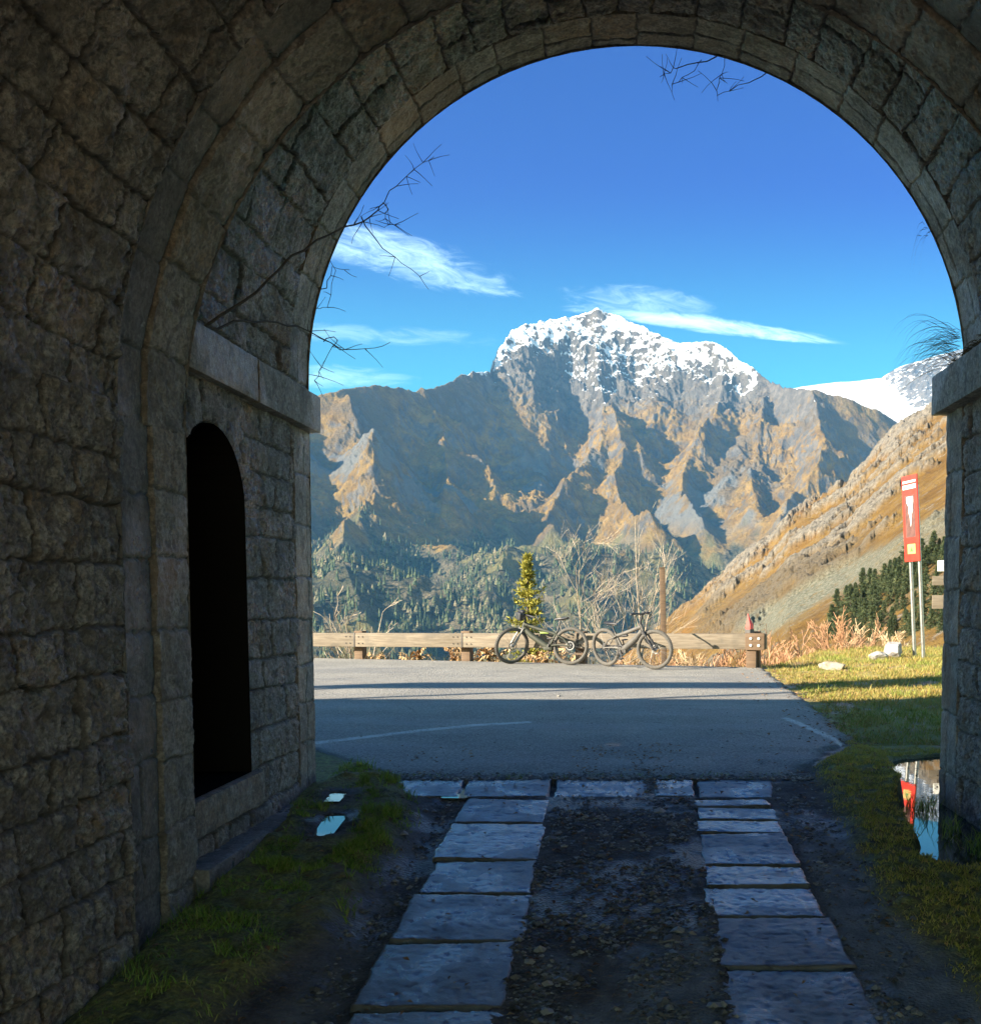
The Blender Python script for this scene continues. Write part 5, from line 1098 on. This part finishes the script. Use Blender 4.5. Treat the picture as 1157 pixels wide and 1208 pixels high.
# conifers
M_needle = attr_leaf("yellow_green_needles", (0.13, 0.14, 0.02), (0.27, 0.25, 0.04), (0.42, 0.36, 0.08), 0.7, 0.15)
M_needle_d = attr_leaf("dark_needles", (0.022, 0.038, 0.018), (0.055, 0.075, 0.03), (0.11, 0.115, 0.045), 0.75, 0.1)
def conifer_mesh(seed, H, W, whorls, per, needles, nl):
    rng = np.random.RandomState(seed); V = []; F = []; base = 0; rn = []
    lim = MB()
    for w_ in range(whorls):
        t = w_ / (whorls - 1); z = H * (0.06 + 0.92 * t); Lr = W * (1 - t) ** 0.85 * (0.8 + 0.35 * rng.rand()) + 0.02
        for k in range(per):
            a = rng.uniform(0, 6.28); el = 0.15 + 0.9 * t ** 2; L = Lr * rng.uniform(0.4, 1.25); d = np.array([math.cos(a) * math.cos(el), math.sin(a) * math.cos(el), math.sin(el) - 0.25])
            p0 = np.array([0, 0, z]); p1 = p0 + d * L
            lim.tube([p0, p0 + d * L * 0.9], [0.006 * H / 3 + 0.002, 0.002], 4, caps=False)
            m = needles; s = rng.uniform(0.08, 1.0, m); P = p0 + d * (L * s)[:, None] + rng.normal(0, nl * 0.25, (m, 3))
            q = rng.normal(size=(m, 3)) * 0.8 + d * 1.1 + np.array([0, 0, 0.15]); q /= np.linalg.norm(q, axis=1)[:, None]; sd = np.cross(q, rng.normal(size=(m, 3))); sd /= np.linalg.norm(sd, axis=1)[:, None] + 1e-9
            l_ = nl * rng.uniform(0.6, 1.2, m)[:, None]; wd = l_ * 0.16
            V.append(np.stack([P - sd * wd, P + sd * wd, P + q * l_], 1).reshape(-1, 3)); F.append(np.arange(m)[:, None] * 3 + np.array([[0, 1, 2]]) + base); base += m * 3; rn.append(np.repeat(np.clip(rng.rand(m) * 0.6 + 0.4 * rng.rand(), 0, 1), 3))
    return np.concatenate(V), F, np.concatenate(rn), lim
def conifer(name, loc, seed, H, W, whorls, per, needles, nl, mt, label, group=None):
    root = empty(name, loc, 0, label, "tree", group); V, F, rn, lim = conifer_mesh(seed, H, W, whorls, per, needles, nl)
    mesh_np("crown", V, F, mt, root, {'rnd': rn}, False)
    lim.tube([(0, 0, -0.4), (0, 0, H * 0.5), (0, 0, H)], [0.022 * H, 0.012 * H, 0.002], 7); lim.build("trunk", M_dbark, root); return root
conifer("small_conifer", (-2.47, 24.2, -1.55), 3, 3.82, 1.0, 17, 8, 46, 0.13, M_needle, "small yellow-green conifer standing behind the guard rail above the left bike")
# spruce grove on the hillside
cp = [conifer("spruce_tree", (0, 0, 0), 70 + k, 1.0, 0.34, 12, 9, 34, 0.075, M_needle_d, "dark spruce in the dense grove low on the right hillside", "spruces in the hillside grove") for k in range(4)]
rng = random.Random(8); cnt = 0
def find(px, py):
    """a spot on the hillside in one direction from the road: march outwards along the bearing until the slope is met"""
    t, e = (px - 746) / 1210, (697 - py) / 1210
    for j in range(len(hy)):
        y = hy[j]
        if y > 45:
            z = hill_z(t * y, y)
            if z >= 1.45 + e * y: return t * y, y, float(z)
    return None
lines = [(972, 752, 1110, 725), (975, 742, 1112, 708), (985, 730, 1112, 692), (1000, 718, 1112, 676), (1015, 705, 1112, 664), (1035, 695, 1110, 655), (985, 760, 1108, 742)]
for (xa, ya, xb, yb) in lines:
    n_ = 13
    for k in range(n_):
        f = (k + rng.uniform(-.3, .3)) / (n_ - 1); s = find(xa + (xb - xa) * f, ya + (yb - ya) * f + rng.uniform(-8, 8))
        if not s: continue
        o = cp[cnt] if cnt < 4 else copy_tree(cp[cnt % 4]); cnt += 1
        h = s[1] * rng.uniform(16, 36) / 1210; o.location = (s[0], s[1], s[2] - 0.15 * h); o.scale = (h, h, h); o.rotation_euler = (0, 0, rng.uniform(0, 6))
# far wood on the lower mountain slopes: reads as one mass
rngn = np.random.RandomState(17); n_ = 60000
tt = rngn.uniform(-0.34, 0.12, n_); yy_ = rngn.uniform(950, 2050, n_); fz, ff, fg, fpp = mountain_z(tt * yy_, yy_)
clump = fbm2(tt * yy_ / 70, yy_ / 110, 4, 511)
k = (rngn.rand(n_) < ff * np.clip(0.12 + 1.6 * sstep(clump, -0.05, 0.35), 0, 1) * (1 - 0.8 * fg) * 0.24); tx = (tt * yy_)[k]; ty = yy_[k]; tz = fz[k]
m_ = len(tx); H_ = rngn.uniform(8, 17, m_); W_ = H_ * rngn.uniform(0.14, 0.24, m_); dec = rngn.rand(m_) < np.where(clump[k] > 0.16, 0.6, 0.12); W_ = np.where(dec, W_ * 1.7, W_); H_ = np.where(dec, H_ * 0.75, H_)
ns = 6; ang = np.arange(ns) * 2 * np.pi / ns; Vt = []; Ft = []; Rn = []; base = 0
for (z0, z1, w0) in ((0.02, 0.55, 1.0), (0.3, 0.8, 0.75), (0.58, 1.02, 0.48)):
    jit = rngn.uniform(0.6, 1.25, (m_, ns)); ringv = np.stack([tx[:, None] + np.cos(ang) * (W_ * w0)[:, None] * jit, ty[:, None] + np.sin(ang) * (W_ * w0)[:, None] * jit, (tz + H_ * z0)[:, None] + 0 * jit + rngn.uniform(-.08, .08, (m_, ns)) * H_[:, None]], -1)
    tip = np.stack([tx + rngn.normal(0, .2, m_), ty, tz + H_ * z1], -1)[:, None, :]; V_ = np.concatenate([ringv, tip], 1).reshape(-1, 3); i = np.arange(m_)[:, None, None] * (ns + 1); tri = np.stack([np.arange(ns), (np.arange(ns) + 1) % ns, np.full(ns, ns)], -1)[None]
    Vt.append(V_); Ft.append((i + tri).reshape(-1, 3) + base); base += len(V_); Rn.append(np.repeat(np.where(dec, 0.75 + 0.25 * rngn.rand(m_), 0.6 * rngn.rand(m_)), ns + 1))
M_forest = attr_leaf("far_forest", (0.030, 0.048, 0.024), (0.075, 0.09, 0.035), (0.15, 0.125, 0.07), 0.85, 0.0)
tag(mesh_np("forest", np.concatenate(Vt), Ft, M_forest, None, {'rnd': np.concatenate(Rn)}, False), kind='stuff')

# ------------------------------------------------------------------ twigs and tufts rooted in the tunnel stone
def twig(name, paths, r0, label, cat, seed, fine=3):
    rng = random.Random(seed); root = empty(name, paths[0][0], 0, label, cat); O = Vector(paths[0][0]); b = MB(); f = MB()
    for i, p in enumerate(paths):
        pts = [Vector(q) - O for q in p]; sm = []
        for a, c in zip(pts[:-1], pts[1:]):
            for t in (0, 0.33, 0.66): sm.append(a.lerp(c, t) + Vector((rng.gauss(0, .008), rng.gauss(0, .008), rng.gauss(0, .008))))
        sm.append(pts[-1]); n = len(sm); r = r0 if i == 0 else r0 * 0.5
        b.tube(sm, [max(0.0022, r * (1 - 0.85 * k / (n - 1))) for k in range(n)], 6)
        for k in range(n // 2, n):
            for _ in range(fine if rng.random() < 0.6 else 0):
                d = Vector((rng.gauss(0.2, .6), rng.gauss(0.1, .3), rng.gauss(0, .6))); grow(f, rng, sm[k], d, rng.uniform(0.05, 0.22), 0.003, 0, 4, 0.5, 0, 2, 0, 0.0016)
    b.build("stem", M_dbark, root); f.build("twigs", M_dbark, root); return root
twig("bare_branch", [[(-2.37, 5.76, 2.90), (-2.19, 6.07, 3.17), (-2.06, 6.39, 3.48), (-1.94, 6.71, 3.72), (-1.86, 7.03, 3.88), (-1.77, 7.34, 4.08), (-1.76, 7.66, 4.33), (-1.64, 7.98, 4.62), (-1.555, 8.3, 4.845)],
                     [(-1.86, 7.2, 4.0), (-1.80, 7.57, 3.925), (-1.69, 7.73, 3.85), (-1.60, 7.9, 3.81)], [(-1.77, 7.5, 4.2), (-1.80, 7.75, 4.24), (-1.83, 7.85, 4.18), (-1.75, 7.9, 4.2)]], 0.009, "long bare dark branch growing from the left stone ledge up across the arch opening", "branch", 3, 2)
twig("bare_branch", [[(-2.36, 5.82, 2.90), (-2.30, 6.2, 3.05), (-2.25, 6.63, 3.15), (-2.18, 7.05, 3.19), (-2.1, 7.47, 3.18), (-2.02, 7.88, 3.26), (-1.925, 8.3, 3.417)], [(-2.15, 7.3, 3.19), (-2.2, 7.8, 3.32), (-2.28, 7.95, 3.3), (-2.40, 8.1, 3.18), (-2.5, 8.2, 3.10)]], 0.008, "thin bare branch reaching outwards low over the left stone ledge", "branch", 5, 2)
twig("hanging_twig", [[(-2.50, 7.98, 3.70), (-2.362, 8.1, 3.78), (-2.335, 8.2, 3.97), (-2.237, 8.3, 3.98)], [(-2.36, 8.0, 4.1), (-2.28, 8.05, 3.9), (-2.38, 8.15, 3.65), (-2.5, 8.3, 3.68)]], 0.005, "small forked twig hooking round the left edge of the arch", "twig", 7, 1)
twig("hanging_twig", [[(0.72, 7.98, 5.52), (0.563, 8.0, 5.419), (0.345, 8.05, 5.40), (0.252, 8.12, 5.38), (0.209, 8.2, 5.40)], [(0.52, 8.0, 5.42), (0.42, 8.05, 5.34), (0.30, 8.1, 5.30)]], 0.006, "thin bare twig hanging at the crown of the arch", "twig", 9, 2)
twig("hanging_twig", [[(1.15, 7.98, 5.46), (1.069, 8.0, 5.395), (0.922, 8.05, 5.30), (0.802, 8.12, 5.29), (0.647, 8.2, 5.26)], [(0.69, 7.98, 5.50), (0.669, 8.08, 5.37), (0.647, 8.2, 5.30)]], 0.006, "bushier bare twig hanging right of the crown of the arch", "twig", 11, 3)
M_tuft = attr_leaf("hanging_grass", (0.05, 0.045, 0.025), (0.11, 0.09, 0.045), (0.15, 0.12, 0.07), 0.8, 0.2)
def tuft(name, root_pts, n, seed, reach, rise, label, wd=0.004):
    rng = np.random.RandomState(seed); V = []; F = []; rn = []; base = 0; k = 9; O = np.array(root_pts[0])
    for i in range(n):
        p = np.array(root_pts[rng.randint(len(root_pts))]) - O + rng.normal(0, .03, 3); a = rng.uniform(-0.6, 0.5); L = reach * rng.uniform(0.45, 1.1); up = rise * rng.uniform(-0.3, 1.2)
        t = np.linspace(0, 1, k)[:, None]; d = np.array([-math.cos(a), 0.55 * math.sin(a) + 0.45, 0.0])
        C = p + d * L * t * (1 - 0.25 * t) + np.array([0, 0, 1.0]) * (up * t * 1.6 - (up + 0.32 * rng.uniform(0.6, 1.3)) * t ** 2.2) + rng.normal(0, 0.004, (k, 3)); w_ = wd * (1 - 0.85 * t)
        V.append(np.concatenate([C - np.array([0, 0, .5]) * w_, C + np.array([0, 0, .5]) * w_, C + np.array([0.3, 0.6, 0]) * w_])); idx = np.arange(k - 1)
        F.append(np.concatenate([np.stack([idx, idx + 1, idx + k + 1, idx + k], -1), np.stack([idx + k, idx + k + 1, idx + 2 * k + 1, idx + 2 * k], -1)]) + base); base += 3 * k; rn.append(np.full(3 * k, rng.rand()))
    o = mesh_np(name, np.concatenate(V), F, M_tuft, None, {'rnd': np.concatenate(rn)}, False); o.location = tuple(O); return tag(o, label, "grass tuft")
tuft("grass_tuft", [(2.42, 7.84, 3.25), (2.40, 7.80, 3.17), (2.44, 7.86, 3.35)], 95, 3, 0.62, 0.34, "large drooping tuft of thin dry grass hanging into the opening over the right ledge", 0.0028)
tuft("grass_tuft", [(2.42, 7.6, 3.10), (2.42, 7.4, 3.13), (2.42, 7.2, 3.12), (2.43, 7.0, 3.12), (2.42, 6.8, 3.12)], 300, 5, 0.20, 0.10, "low ragged fringe of grass along the top of the right stone ledge", 0.006)
tuft("grass_tuft", [(2.20, 7.82, 4.15), (2.22, 7.83, 4.10)], 7, 7, 0.16, 0.12, "few thin grass stems high on the right side of the arch")
